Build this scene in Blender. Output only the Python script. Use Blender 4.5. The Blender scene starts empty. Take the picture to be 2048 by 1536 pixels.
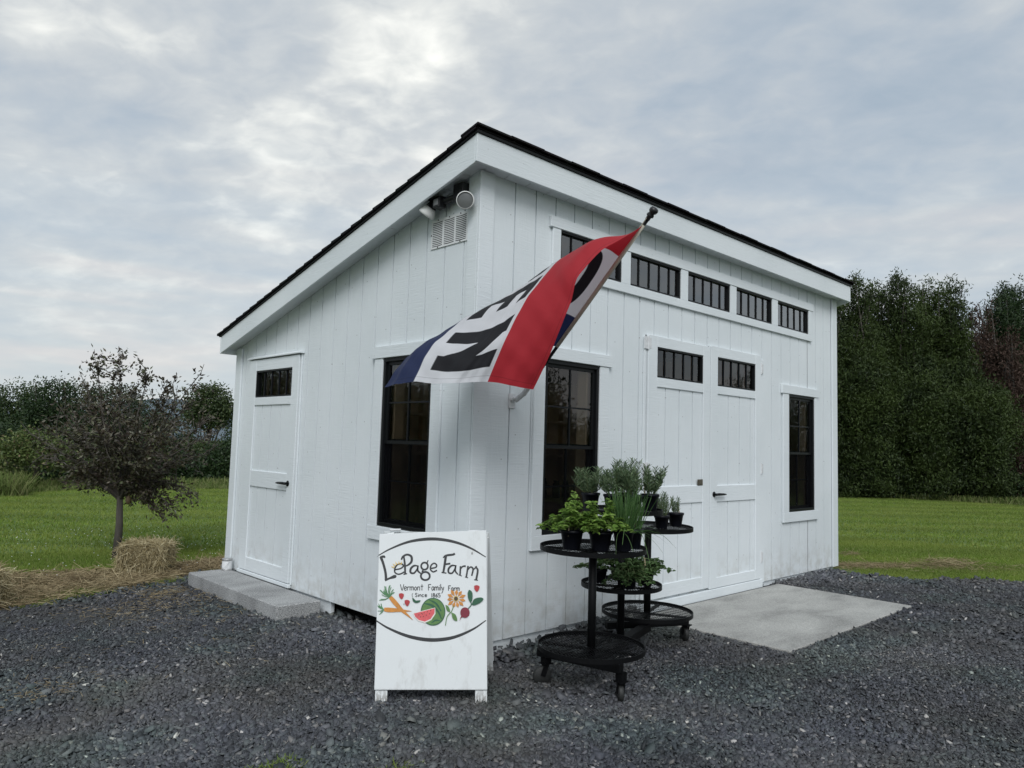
import bpy, math, random
import numpy as np
from mathutils import Vector, Matrix
R_ = math.radians
rng = np.random.default_rng(7)
random.seed(7)
scn = bpy.context.scene
COL = scn.collection

# ------------------------------------------------------------------ camera
CAM = np.array([-3.0858, -3.5701, 1.2692])
FW = np.array([0.68927, 0.72001, 0.08058]); RT = np.array([0.720416, -0.692927, 0.0292067]); UP = np.array([-0.0768652, -0.0379199, 0.9963201])
cd = bpy.data.cameras.new('camera'); cam = bpy.data.objects.new('camera', cd); COL.objects.link(cam)
cd.sensor_width = 36.0; cd.lens = 1478.42/2048*36; cd.clip_start = 0.05; cd.clip_end = 6000
m4 = Matrix.Identity(4)
for i in range(3):
    m4[i][0] = RT[i]; m4[i][1] = UP[i]; m4[i][2] = -FW[i]; m4[i][3] = CAM[i]
cam.matrix_world = m4
scn.camera = cam
scn.view_settings.view_transform = 'Standard'; scn.view_settings.look = 'None'
scn.view_settings.exposure = 0.43; scn.view_settings.gamma = 1.0
scn.render.engine = 'CYCLES'

# ------------------------------------------------------------------ light
SUN_EL, SUN_AZ, SUN_STR, SUN_ANG = 42.0, 228.0, 1.42, 30.0      # azimuth from +X, counter-clockwise: behind the camera
SKY_STR = 0.1
sl = bpy.data.lights.new('sun', 'SUN'); sl.energy = SUN_STR; sl.angle = R_(SUN_ANG); sl.color = (0.975, 0.99, 1.0)
so = bpy.data.objects.new('sun', sl); COL.objects.link(so)
sd = Vector((math.cos(R_(SUN_EL))*math.cos(R_(SUN_AZ)), math.cos(R_(SUN_EL))*math.sin(R_(SUN_AZ)), math.sin(R_(SUN_EL))))
so.rotation_euler = sd.to_track_quat('Z', 'Y').to_euler(); so.location = (-20, -20, 30)

class NT:
    """tiny node helper"""
    def __init__(s, tree): s.t = tree; s.n = tree.nodes; s.l = tree.links
    def new(s, typ, **kw):
        n = s.n.new(typ)
        for k, v in kw.items(): setattr(n, k, v)
        return n
    def link(s, a, b): s.l.new(a, b)
    def set(s, sock, v):
        if hasattr(v, 'is_output') or isinstance(v, bpy.types.NodeSocket): s.l.new(v, sock)
        elif isinstance(v, (tuple, list)) and sock.type == 'RGBA' and len(v) == 3: sock.default_value = (*v, 1)
        else: sock.default_value = v
    def math(s, op, a, b=0.0, c=0.0, clamp=False):
        n = s.new('ShaderNodeMath', operation=op); n.use_clamp = clamp
        s.set(n.inputs[0], a); s.set(n.inputs[1], b)
        if op in ('MULTIPLY_ADD',): s.set(n.inputs[2], c)
        return n.outputs[0]
    def noise(s, vec, scale, detail=4, rough=.55, dist=0.0):
        n = s.new('ShaderNodeTexNoise'); s.set(n.inputs['Scale'], scale); s.set(n.inputs['Detail'], detail)
        s.set(n.inputs['Roughness'], rough); s.set(n.inputs['Distortion'], dist)
        if vec is not None: s.link(vec, n.inputs['Vector'])
        return n.outputs['Fac']
    def ramp(s, fac, stops, interp='LINEAR'):
        n = s.new('ShaderNodeValToRGB'); n.color_ramp.interpolation = interp
        e = n.color_ramp.elements
        while len(e) < len(stops): e.new(0.5)
        for i, (p, c) in enumerate(stops):
            e[i].position = p; e[i].color = (*c, 1) if len(c) == 3 else c
        s.link(fac, n.inputs[0]); return n.outputs['Color']
    def mix(s, f, a, b, blend='MIX'):
        n = s.new('ShaderNodeMix', data_type='RGBA', blend_type=blend)
        s.set(n.inputs[0], f); s.set(n.inputs[6], a); s.set(n.inputs[7], b); return n.outputs[2]
    def mapping(s, vec, scale=(1, 1, 1), loc=(0, 0, 0), rot=(0, 0, 0)):
        n = s.new('ShaderNodeMapping'); n.inputs['Scale'].default_value = scale; n.inputs['Location'].default_value = loc; n.inputs['Rotation'].default_value = rot
        s.link(vec, n.inputs['Vector']); return n.outputs[0]

w = bpy.data.worlds.new('World'); scn.world = w; w.use_nodes = True
nt = NT(w.node_tree); nt.n.clear()
sky = nt.new('ShaderNodeTexSky', sky_type='NISHITA'); sky.sun_disc = False
sky.sun_elevation = R_(SUN_EL); sky.sun_rotation = R_(90 - SUN_AZ); sky.air_density = 1.0; sky.dust_density = 2.0
tc = nt.new('ShaderNodeTexCoord').outputs['Generated']
sep = nt.new('ShaderNodeSeparateXYZ'); nt.link(tc, sep.inputs[0])
zc = nt.math('ADD', nt.math('MAXIMUM', sep.outputs[2], 0.0), 0.24)
cmb = nt.new('ShaderNodeCombineXYZ'); nt.link(nt.math('DIVIDE', sep.outputs[0], zc), cmb.inputs[0]); nt.link(nt.math('DIVIDE', sep.outputs[1], zc), cmb.inputs[1])
# streets of cloud run across the view
pv = nt.mapping(cmb.outputs[0], scale=(1.0, 0.86, 1), rot=(0, 0, R_(38)))
n_big = nt.noise(pv, 1.25, 3, .5, .3)
n_mid = nt.noise(nt.mapping(pv, loc=(3.1, 7.7, 0)), 4.0, 5, .52, .35)
n_det = nt.noise(nt.mapping(pv, scale=(1, 1.25, 1), loc=(13.1, 2.7, 0)), 11.5, 4, .52, .35)
cl = nt.math('ADD', nt.math('ADD', nt.math('MULTIPLY', n_big, .44), nt.math('MULTIPLY', n_mid, .34)), nt.math('MULTIPLY', n_det, .22))
# where the veiled sun thins the cloud: a broad brighter region in the upper left
gl = nt.new('ShaderNodeVectorMath', operation='DOT_PRODUCT'); nt.link(tc, gl.inputs[0]); gl.inputs[1].default_value = (0.408, 0.815, 0.41)
glow = nt.new('ShaderNodeMapRange', interpolation_type='SMOOTHSTEP'); nt.link(gl.outputs['Value'], glow.inputs[0])
glow.inputs[1].default_value = 0.86; glow.inputs[2].default_value = 1.0
cl2 = nt.math('ADD', cl, nt.math('MULTIPLY', glow.outputs[0], .062))
ccol = nt.ramp(cl2, [(0.36, (.33, .39, .46)), (0.44, (.385, .432, .49)), (0.515, (.455, .485, .52)), (0.575, (.535, .552, .565)), (0.635, (.70, .70, .68)), (.70, (.92, .90, .85))])
# low band: paler, warmer
hz = nt.new('ShaderNodeMapRange'); nt.link(sep.outputs[2], hz.inputs[0]); hz.inputs[1].default_value = 0.03; hz.inputs[2].default_value = 0.40; hz.inputs[3].default_value = .88; hz.inputs[4].default_value = 0
n_low = nt.noise(nt.mapping(tc, scale=(1, 1, 9)), 2.2, 3, .5, .2)
lowc = nt.ramp(n_low, [(.38, (.44, .505, .565)), (.52, (.52, .55, .57)), (.62, (.62, .595, .59))])
ccol = nt.mix(hz.outputs[0], ccol, lowc)
skys = nt.mix(1.0, sky.outputs[0], (SKY_STR*1.0,)*3, 'MULTIPLY')
tot = nt.mix(1.0, nt.mix(0.93, skys, ccol), (.91, .93, .93), 'MULTIPLY')
bgm = nt.mix(1.0, tot, (10.0, 10.0, 10.0), 'MULTIPLY')
bg = nt.new('ShaderNodeBackground'); nt.link(bgm, bg.inputs[0]); bg.inputs[1].default_value = SKY_STR
wo = nt.new('ShaderNodeOutputWorld'); nt.link(bg.outputs[0], wo.inputs[0])

# ------------------------------------------------------------------ materials
MATS = {}
def mat(name, fn):
    m = bpy.data.materials.new(name); m.use_nodes = True
    t = NT(m.node_tree); t.n.clear()
    out = t.new('ShaderNodeOutputMaterial'); p = t.new('ShaderNodeBsdfPrincipled'); t.link(p.outputs[0], out.inputs[0])
    t.p = p; t.out = out
    fn(t); MATS[name] = m; return m
def bump(t, h, strength=.3, dist=.01):
    b = t.new('ShaderNodeBump'); b.inputs['Strength'].default_value = strength; b.inputs['Distance'].default_value = dist
    t.link(h, b.inputs['Height']); t.link(b.outputs[0], t.p.inputs['Normal'])
def obco(t): return t.new('ShaderNodeTexCoord').outputs['Object']
def wpos(t): return t.new('ShaderNodeNewGeometry').outputs['Position']
def isl(t): return t.new('ShaderNodeNewGeometry').outputs['Random Per Island']

def f_white(vertical=True, wear=0.0):
    def f(t):
        p = wpos(t)
        g = t.noise(t.mapping(p, scale=(14, 14, 1.6) if vertical else (2.5, 2.5, 30)), 3.2, 5, .6)      # wood grain
        saw = t.noise(t.mapping(p, scale=(3, 3, 46)), 2.0, 2, .5, .6)                                     # saw marks across the board
        patch = t.noise(p, 2.1, 3, .5)
        dirt = t.noise(p, .9, 5, .6)
        c = t.ramp(dirt, [(.3, (.69, .735, .755)), (.62, (.765, .805, .825))])
        c = t.mix(t.math('MULTIPLY', t.ramp(g, [(.3, (1, 1, 1)), (.45, (0, 0, 0))]), .10), c, (.55, .57, .58))
        sp = t.new('ShaderNodeSeparateXYZ'); t.link(p, sp.inputs[0]); cb = t.new('ShaderNodeCombineXYZ'); t.link(t.math('ADD', sp.outputs[0], sp.outputs[1]), cb.inputs[0]); t.link(sp.outputs[2], cb.inputs[1])
        v = t.new('ShaderNodeTexVoronoi', voronoi_dimensions='2D'); v.inputs['Scale'].default_value = 3.6; t.link(cb.outputs[0], v.inputs['Vector'])
        dot = t.ramp(v.outputs['Distance'], [(.011, (1, 1, 1)), (.020, (0, 0, 0))])
        c = t.mix(t.math('MULTIPLY', dot, .75 if vertical else .3), c, (.27, .27, .26))
        if vertical:   # splash stain near the ground
            s = t.new('ShaderNodeSeparateXYZ'); t.link(p, s.inputs[0])
            mr = t.new('ShaderNodeMapRange'); t.link(s.outputs[2], mr.inputs[0]); mr.inputs[1].default_value = .0; mr.inputs[2].default_value = .38; mr.inputs[3].default_value = .75; mr.inputs[4].default_value = 0
            c = t.mix(t.math('MULTIPLY', mr.outputs[0], t.ramp(t.noise(p, 9, 4, .6), [(.4, (0, 0, 0)), (.65, (1, 1, 1))])), c, (.50, .50, .47))
        t.link(c, t.p.inputs['Base Color']); t.p.inputs['Roughness'].default_value = .55
        h = t.math('ADD', t.math('MULTIPLY', g, .6), t.math('MULTIPLY', t.math('MULTIPLY', saw, .7), t.ramp(patch, [(.42, (.25, .25, .25)), (.6, (1, 1, 1))])))
        bump(t, h, .5, .0055)
    return f
mat('white_siding', f_white(True)); mat('white_trim', f_white(False))
def f_simple(col, rough=.5, metal=0.0, nscale=None, namt=.15, bumps=None, spec=.5):
    def f(t):
        if nscale:
            n = t.noise(obco(t), nscale, 4, .6)
            c = t.mix(t.math('MULTIPLY', n, 1.0), tuple(x*(1-namt) for x in col), tuple(x*(1+namt) for x in col)); t.link(c, t.p.inputs['Base Color'])
            if bumps: bump(t, n, bumps, .004)
        else: t.set(t.p.inputs['Base Color'], col)
        t.p.inputs['Roughness'].default_value = rough; t.p.inputs['Metallic'].default_value = metal; t.p.inputs['Specular IOR Level'].default_value = spec
    return f
mat('black_frame', f_simple((.007, .008, .009), .4, spec=.25))
mat('black_metal', f_simple((.004, .0042, .0048), .5, 0, 30, .4, .3, spec=.16))
mat('black_plastic', f_simple((.012, .012, .014), .42, 0, 20, .25))
mat('pot_plastic', f_simple((.0045, .005, .008), .42, 0, 20, .3, spec=.18))
mat('rubber', f_simple((.035, .037, .04), .7, 0, 40, .3))
mat('dark_fill', f_simple((.03, .03, .032), .8))
mat('wheel_grey', f_simple((.022, .023, .022), .6, 0, 30, .4))
mat('brass_dark', f_simple((.09, .08, .06), .5, 0, 60, .5))
mat('vent_white', f_simple((.78, .79, .79), .4, 0, 12, .04))
mat('slot_black', f_simple((.01, .01, .01), .9))
mat('wood_inside', f_simple((.72, .55, .36), .7, 0, 3, .3))
mat('wood_floor', f_simple((.12, .085, .055), .7, 0, 3, .3))
mat('lamp_glass', f_simple((.12, .125, .125), .3, 0, 18, .25))
mat('lamp_shell', f_simple((.72, .72, .70), .5, 0, 12, .08))
mat('sensor_grey', f_simple((.22, .22, .225), .4))
mat('bracket_white', f_simple((.66, .67, .68), .45, 0, 40, .25))
mat('pole_wood', f_simple((.42, .38, .32), .5, 0, 14, .2))
mat('sleeve', f_simple((.50, .46, .38), .8, 0, 40, .15))
mat('soil', f_simple((.03, .022, .016), .95, 0, 60, .5, .8))
mat('tag_stick', f_simple((.55, .46, .30), .7, 0, 30, .2))
mat('jar_dark', f_simple((.04, .04, .04), .4)); mat('cloth_inside', f_simple((.32, .30, .27), .8))
mat('can_metal', f_simple((.50, .50, .50), .35, .6, 20, .15)); mat('can_paint', f_simple((.75, .76, .77), .45, 0, 30, .1))
mat('gourd', f_simple((.12, .085, .045), .7, 0, 30, .3))

def f_shingle(t):
    p = obco(t)
    n = t.noise(p, 160, 2, .7)
    br = t.new('ShaderNodeTexVoronoi'); br.inputs['Scale'].default_value = 5; t.link(t.mapping(p, scale=(1, 1.4, 1)), br.inputs['Vector'])
    c = t.mix(n, (.006, .006, .007), (.028, .028, .03)); c = t.mix(.25, c, br.outputs['Color'], 'MULTIPLY')
    t.link(c, t.p.inputs['Base Color']); t.p.inputs['Roughness'].default_value = .95; t.p.inputs['Specular IOR Level'].default_value = .15; bump(t, n, .6, .003)
mat('shingle', f_shingle)

def f_concrete(base, speck):
    def f(t):
        p = wpos(t)
        a = t.noise(t.mapping(p, scale=(1, 2.3, 1)), 1.6, 5, .55, .3); b = t.noise(p, 130, 2, .7)
        c = t.ramp(a, [(.32, tuple(x*.72 for x in base)), (.5, base), (.66, tuple(x*1.2 for x in base))])
        c = t.mix(t.math('MULTIPLY', t.ramp(b, [(.42, (1, 1, 1)), (.56, (0, 0, 0))]), speck), c, (.07, .07, .075))
        c = t.mix(t.math('MULTIPLY', t.ramp(b, [(.6, (0, 0, 0)), (.7, (1, 1, 1))]), speck), c, (.6, .6, .6))
        d = t.new('ShaderNodeTexVoronoi'); d.inputs['Scale'].default_value = 7; t.link(p, d.inputs['Vector'])
        c = t.mix(t.math('MULTIPLY', t.ramp(d.outputs['Distance'], [(.03, (1, 1, 1)), (.06, (0, 0, 0))]), .7), c, (.08, .08, .075))
        t.link(c, t.p.inputs['Base Color']); t.p.inputs['Roughness'].default_value = .85; bump(t, b, .35, .003)
    return f
mat('concrete', f_concrete((.40, .395, .37), .35)); mat('granite', f_concrete((.44, .445, .44), .75))

def f_gravel(t):
    p = wpos(t)
    v = t.new('ShaderNodeTexVoronoi'); v.inputs['Scale'].default_value = 62; t.link(t.mapping(p, scale=(1, 1.6, 1), rot=(0, 0, .8)), v.inputs['Vector'])
    big = t.noise(p, 1.1, 4, .6)
    c = t.mix(v.outputs['Color'], (.018, .019, .022), (.07, .074, .082))
    c = t.mix(t.math('MULTIPLY', t.ramp(big, [(.42, (0, 0, 0)), (.62, (1, 1, 1))]), .5), c, (.05, .048, .042))
    t.link(c, t.p.inputs['Base Color']); t.p.inputs['Roughness'].default_value = .75
    bump(t, t.math('ADD', t.math('MULTIPLY', v.outputs['Distance'], -1.0), t.noise(p, 40, 3, .6)), 1.0, .012)
mat('gravel', f_gravel)
def f_chip(t):
    r = isl(t); p = wpos(t)
    c = t.ramp(r, [(0, (.024, .026, .030)), (.35, (.055, .060, .068)), (.6, (.073, .078, .090)), (.8, (.080, .092, .094)), (.92, (.125, .13, .14)), (.985, (.17, .165, .155)), (1.0, (.5, .49, .46))])
    big = t.noise(p, .9, 4, .6)
    c = t.mix(t.math('MULTIPLY', t.ramp(big, [(.44, (0, 0, 0)), (.64, (1, 1, 1))]), .45), c, (.075, .07, .058))
    hue = t.noise(t.mapping(p, loc=(5, 3, 0)), 1.6, 2, .5)
    c = t.mix(.5, c, t.ramp(hue, [(.38, (.75, 1.0, .92)), (.5, (1, 1, 1)), (.62, (.97, .97, 1.1))]), 'MULTIPLY')
    t.link(c, t.p.inputs['Base Color']); c = t.mix(1.0, c, (1.10, 1.08, 1.07), 'MULTIPLY')
    fine = t.noise(t.mapping(p, loc=(9, 2, 0)), .75, 3, .55); c = t.mix(1.0, c, t.ramp(fine, [(.36, (.78, .78, .79)), (.5, (1, 1, 1)), (.64, (1.32, 1.31, 1.28))]), 'MULTIPLY')
    t.link(c, t.p.inputs['Base Color']); t.p.inputs['Roughness'].default_value = .6; t.p.inputs['Specular IOR Level'].default_value = .35
mat('slate_chip', f_chip)

def f_lawn(t):
    p = wpos(t)
    a = t.noise(p, .55, 4, .6); b = t.noise(t.mapping(p, scale=(1, 3.5, 1), rot=(0, 0, .5)), 1.7, 4, .6); f = t.noise(p, 45, 3, .7)
    c = t.ramp(a, [(.35, (.085, .15, .022)), (.52, (.12, .195, .030)), (.66, (.165, .235, .045))])
    c = t.mix(t.math('MULTIPLY', t.ramp(b, [(.5, (0, 0, 0)), (.66, (1, 1, 1))]), .5), c, (.20, .235, .07))
    c = t.mix(t.math('MULTIPLY', f, .5), c, (.05, .09, .014))
    sv = t.new('ShaderNodeVectorMath', operation='DOT_PRODUCT'); t.link(p, sv.inputs[0]); sv.inputs[1].default_value = (.62, .785, 0)
    wob = t.noise(p, .5, 2, .5); st = t.math('SINE', t.math('ADD', t.math('MULTIPLY', sv.outputs['Value'], 4.6), t.math('MULTIPLY', wob, 7.0)))
    c = t.mix(t.math('MULTIPLY', t.math('ADD', st, 1.0), .17), c, (.055, .10, .016))
    t.link(c, t.p.inputs['Base Color']); t.p.inputs['Roughness'].default_value = .9; bump(t, f, .9, .03)
mat('lawn', f_lawn)
def leafmat(name, stops, rough=.55, world=None, trans=.18, spec=.3):
    def f(t):
        c = t.ramp(isl(t), stops)
        if world:
            n = t.noise(wpos(t), world[0], 3, .6)
            c = t.mix(t.math('MULTIPLY', t.ramp(n, [(.4, (0, 0, 0)), (.6, (1, 1, 1))]), world[2]), c, world[1])
            if name == 'grass':
                p = wpos(t)
                sv = t.new('ShaderNodeVectorMath', operation='DOT_PRODUCT'); t.link(p, sv.inputs[0]); sv.inputs[1].default_value = (.62, .785, 0)
                wob = t.noise(p, .5, 2, .5); st = t.math('SINE', t.math('ADD', t.math('MULTIPLY', sv.outputs['Value'], 4.6), t.math('MULTIPLY', wob, 7.0)))
                c = t.mix(t.math('MULTIPLY', t.math('ADD', st, 1.0), .17), c, (.055, .10, .016))
        t.link(c, t.p.inputs['Base Color']); t.p.inputs['Roughness'].default_value = rough; t.p.inputs['Specular IOR Level'].default_value = spec
        if trans:
            tr = t.new('ShaderNodeBsdfTranslucent'); t.link(c, tr.inputs[0]); ms = t.new('ShaderNodeMixShader'); ms.inputs[0].default_value = trans
            t.link(t.p.outputs[0], ms.inputs[1]); t.link(tr.outputs[0], ms.inputs[2]); t.link(ms.outputs[0], t.out.inputs[0])
    return mat(name, f)
leafmat('grass', [(0, (.115, .185, .022)), (.5, (.165, .245, .036)), (.85, (.215, .285, .052)), (1, (.29, .29, .11))], .7, (.6, (.21, .25, .055), .55))
leafmat('tall_grass', [(0, (.08, .13, .028)), (.5, (.13, .17, .045)), (1, (.22, .22, .10))], .8)
leafmat('straw', [(0, (.24, .19, .095)), (.5, (.42, .345, .195)), (1, (.62, .55, .36))], .8, None, .12)
leafmat('straw_ground', [(0, (.17, .13, .07)), (.5, (.33, .26, .15)), (1, (.50, .42, .26))], .85, (1.6, (.19, .14, .08), .5), .1)
leafmat('straw_core', [(0, (.17, .135, .07)), (1, (.20, .16, .085))], .9, None, 0)
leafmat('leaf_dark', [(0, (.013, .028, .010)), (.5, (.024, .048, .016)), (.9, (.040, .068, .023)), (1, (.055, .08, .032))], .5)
leafmat('leaf_mid', [(0, (.025, .045, .015)), (.5, (.045, .072, .024)), (1, (.085, .11, .04))], .5)
leafmat('leaf_orchard', [(0, (.05, .08, .02)), (.6, (.11, .15, .045)), (.9, (.17, .21, .07)), (1, (.28, .20, .13))], .5)
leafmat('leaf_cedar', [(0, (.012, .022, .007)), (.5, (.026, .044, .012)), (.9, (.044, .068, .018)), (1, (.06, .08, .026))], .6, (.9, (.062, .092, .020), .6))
leafmat('leaf_dead', [(0, (.038, .022, .016)), (.6, (.07, .042, .032)), (1, (.11, .075, .06))], .8)
leafmat('leaf_purple', [(0, (.030, .020, .015)), (.4, (.058, .041, .029)), (.65, (.078, .064, .038)), (.8, (.085, .105, .038)), (1, (.20, .17, .14))], .42, (2.5, (.04, .05, .022), .35), .12, .45)
leafmat('herb_bright', [(0, (.10, .19, .035)), (.5, (.18, .31, .055)), (1, (.30, .45, .10))], .5, None, .3)
leafmat('herb_chive', [(0, (.045, .10, .03)), (.6, (.07, .15, .045)), (1, (.12, .21, .07))], .4, None, .25)
leafmat('herb_rosemary', [(0, (.055, .095, .045)), (.6, (.10, .155, .075)), (1, (.19, .25, .14))], .55, None, .15)
leafmat('herb_mint', [(0, (.05, .10, .03)), (.6, (.085, .155, .05)), (1, (.14, .22, .09))], .5, None, .25)
leafmat('herb_stem', [(0, (.06, .09, .03)), (1, (.10, .12, .05))], .6, None, 0)
def f_bark(t):
    n = t.noise(t.mapping(obco(t), scale=(9, 9, 2)), 4, 5, .65)
    t.link(t.mix(n, (.035, .03, .026), (.13, .115, .10)), t.p.inputs['Base Color']); t.p.inputs['Roughness'].default_value = .9; bump(t, n, .8, .01)
mat('bark', f_bark)
mat('hill_hazed', f_simple((.12, .155, .18), 1, 0, .01, .15))  # distance haze painted into the ridge's blue-grey base colour

def f_glass(mult, tint):
    def f(t):
        fr = t.new('ShaderNodeFresnel'); fr.inputs[0].default_value = 1.5
        fac = t.math('MULTIPLY', fr.outputs[0], mult, clamp=True)
        tr = t.new('ShaderNodeBsdfTransparent'); tr.inputs[0].default_value = (*tint, 1)
        gl_ = t.new('ShaderNodeBsdfGlossy'); gl_.inputs['Roughness'].default_value = .012
        n = t.noise(wpos(t), 1.3, 2, .5); b = t.new('ShaderNodeBump'); b.inputs['Strength'].default_value = .12; b.inputs['Distance'].default_value = .02
        t.link(n, b.inputs['Height']); t.link(b.outputs[0], gl_.inputs['Normal'])
        ms = t.new('ShaderNodeMixShader'); t.link(fac, ms.inputs[0]); t.link(tr.outputs[0], ms.inputs[1]); t.link(gl_.outputs[0], ms.inputs[2]); t.link(ms.outputs[0], t.out.inputs[0])
    return f
mat('glass', f_glass(1.7, (.96, .96, .95))); mat('glass_high', f_glass(3.6, (.7, .72, .73)))
def f_screen(t):
    tr = t.new('ShaderNodeBsdfTransparent'); tr.inputs[0].default_value = (.9, .9, .9, 1)
    t.p.inputs['Base Color'].default_value = (.004, .004, .005, 1); t.p.inputs['Roughness'].default_value = .9; t.p.inputs['Specular IOR Level'].default_value = .05
    ms = t.new('ShaderNodeMixShader'); ms.inputs[0].default_value = .42; t.link(tr.outputs[0], ms.inputs[1]); t.link(t.p.outputs[0], ms.inputs[2]); t.link(ms.outputs[0], t.out.inputs[0])
mat('bug_screen', f_screen)
def f_flag(t):
    a = t.new('ShaderNodeAttribute'); a.attribute_name = 'dye'
    t.link(a.outputs['Color'], t.p.inputs['Base Color']); t.p.inputs['Roughness'].default_value = .75; t.p.inputs['Sheen Weight'].default_value = .15
    n = t.noise(obco(t), 9, 3, .5); bump(t, n, .35, .012)
    tr = t.new('ShaderNodeBsdfTranslucent'); t.link(a.outputs['Color'], tr.inputs[0]); ms = t.new('ShaderNodeMixShader'); ms.inputs[0].default_value = .42
    t.link(t.p.outputs[0], ms.inputs[1]); t.link(tr.outputs[0], ms.inputs[2]); t.link(ms.outputs[0], t.out.inputs[0])
mat('flag_cloth', f_flag)
def f_signboard(t):
    p = obco(t)
    g = t.noise(t.mapping(p, scale=(14, 14, 1.5)), 4, 5, .6)
    c = t.mix(t.math('MULTIPLY', t.noise(p, 3, 4, .6), .5), (.76, .785, .79), (.62, .645, .64))
    v = t.new('ShaderNodeTexVoronoi'); v.inputs['Scale'].default_value = 13; t.link(t.mapping(p, scale=(1, 1, .6)), v.inputs['Vector'])
    c = t.mix(t.math('MULTIPLY', t.ramp(v.outputs['Distance'], [(.05, (1, 1, 1)), (.085, (0, 0, 0))]), .8), c, (.14, .13, .12))
    c = t.mix(t.math('MULTIPLY', t.ramp(t.noise(t.mapping(p, scale=(1, 1, .35)), 7, 6, .7), [(.56, (0, 0, 0)), (.72, (1, 1, 1))]), .5), c, (.42, .41, .38))
    s = t.new('ShaderNodeSeparateXYZ'); t.link(wpos(t), s.inputs[0])
    mr = t.new('ShaderNodeMapRange'); t.link(s.outputs[2], mr.inputs[0]); mr.inputs[1].default_value = -.12; mr.inputs[2].default_value = -.03; mr.inputs[3].default_value = 1; mr.inputs[4].default_value = 0
    c = t.mix(t.math('MULTIPLY', mr.outputs[0], t.ramp(t.noise(t.mapping(p, scale=(4, 4, 1)), 22, 3, .6), [(.42, (0, 0, 0)), (.5, (1, 1, 1))])), c, (.13, .11, .085))
    t.link(c, t.p.inputs['Base Color']); t.p.inputs['Roughness'].default_value = .5; bump(t, g, .35, .003)
mat('sign_paint', f_signboard)
def paint(name, col):
    def f(t):
        n = t.noise(obco(t), 42, 4, .65)
        t.link(t.mix(n, tuple(x*.6 for x in col), tuple(min(1, x*1.4) for x in col)), t.p.inputs['Base Color']); t.p.inputs['Roughness'].default_value = .55
    return mat(name, f)
paint('ink_black', (.028, .03, .032)); paint('paint_orange', (.58, .24, .045)); paint('paint_red', (.42, .035, .04)); paint('paint_pink', (.68, .11, .12))
paint('paint_beet', (.20, .018, .035)); paint('paint_green', (.10, .21, .06)); paint('paint_dgreen', (.02, .10, .05)); paint('paint_white', (.75, .70, .66)); paint('paint_seed', (.10, .03, .02)); paint('paint_yellow', (.72, .5, .16)); paint('paint_fern', (.08, .22, .09)); paint('paint_brown', (.08, .05, .02))

# ------------------------------------------------------------------ mesh helpers
class MB:
    def __init__(s): s.v = []; s.f = []
    def add(s, vs, fs):
        b = len(s.v); s.v += [tuple(map(float, q)) for q in vs]; s.f += [tuple(b+i for i in f) for f in fs]; return s
    def box(s, p0, p1):
        x0, y0, z0 = p0; x1, y1, z1 = p1
        return s.add([(x0, y0, z0), (x1, y0, z0), (x1, y1, z0), (x0, y1, z0), (x0, y0, z1), (x1, y0, z1), (x1, y1, z1), (x0, y1, z1)],
                     [(0, 3, 2, 1), (4, 5, 6, 7), (0, 1, 5, 4), (1, 2, 6, 5), (2, 3, 7, 6), (3, 0, 4, 7)])
    def hexa(s, pts):   # 8 corners, same order as box
        return s.add(pts, [(0, 3, 2, 1), (4, 5, 6, 7), (0, 1, 5, 4), (1, 2, 6, 5), (2, 3, 7, 6), (3, 0, 4, 7)])
    def beam(s, a, b, wd, ht, up=(0, 0, 1)):
        a = np.array(a, float); b = np.array(b, float); d = (b-a)/np.linalg.norm(b-a); up = np.array(up, float)
        sx = np.cross(d, up); sx /= np.linalg.norm(sx); uz = np.cross(sx, d); sx = sx*wd/2; uz = uz*ht/2
        return s.hexa([a-sx-uz, a+sx-uz, b+sx-uz, b-sx-uz, a-sx+uz, a+sx+uz, b+sx+uz, b-sx+uz])
    def tube(s, pts, rad, n=10, caps=True):
        pts = [np.array(p, float) for p in pts]; k = len(pts)
        rad = rad if hasattr(rad, '__len__') else [rad]*k
        b = len(s.v); ref = None
        for i, p in enumerate(pts):
            d = pts[min(i+1, k-1)]-pts[max(i-1, 0)]; d = d/(np.linalg.norm(d)+1e-12)
            if ref is None: ref = np.array([1, 0, 0.]) if abs(d[0]) < .8 else np.array([0, 1., 0])
            u = ref-d*(ref@d); u /= np.linalg.norm(u); ref = u; v = np.cross(d, u)
            for j in range(n):
                a = 2*math.pi*j/n; s.v.append(tuple(p+rad[i]*(math.cos(a)*u+math.sin(a)*v)))
        for i in range(k-1):
            for j in range(n): s.f.append((b+i*n+j, b+i*n+(j+1) % n, b+(i+1)*n+(j+1) % n, b+(i+1)*n+j))
        if caps: s.f.append(tuple(b+j for j in range(n))[::-1]); s.f.append(tuple(b+(k-1)*n+j for j in range(n)))
        return s
    def split(s, name, m, parent=None, bevel=0.0, per=8):
        """every box a part of its own"""
        for k in range(len(s.v)//per):
            q = MB(); q.v = s.v[k*per:(k+1)*per]; q.f = [tuple(i-k*per for i in f) for f in s.f if k*per <= f[0] < (k+1)*per]; q.build(name, m, parent, bevel=bevel)
    def build(s, name, m, parent=None, smooth=False, bevel=0.0):
        me = bpy.data.meshes.new(name); me.from_pydata(s.v, [], s.f); me.materials.append(MATS[m])
        if smooth: me.polygons.foreach_set('use_smooth', [True]*len(me.polygons))
        me.update()
        o = bpy.data.objects.new(name, me); COL.objects.link(o)
        if parent: o.parent = parent
        if bevel:
            md = o.modifiers.new('bevel', 'BEVEL'); md.width = bevel; md.segments = 1; md.limit_method = 'ANGLE'
        return o
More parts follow.
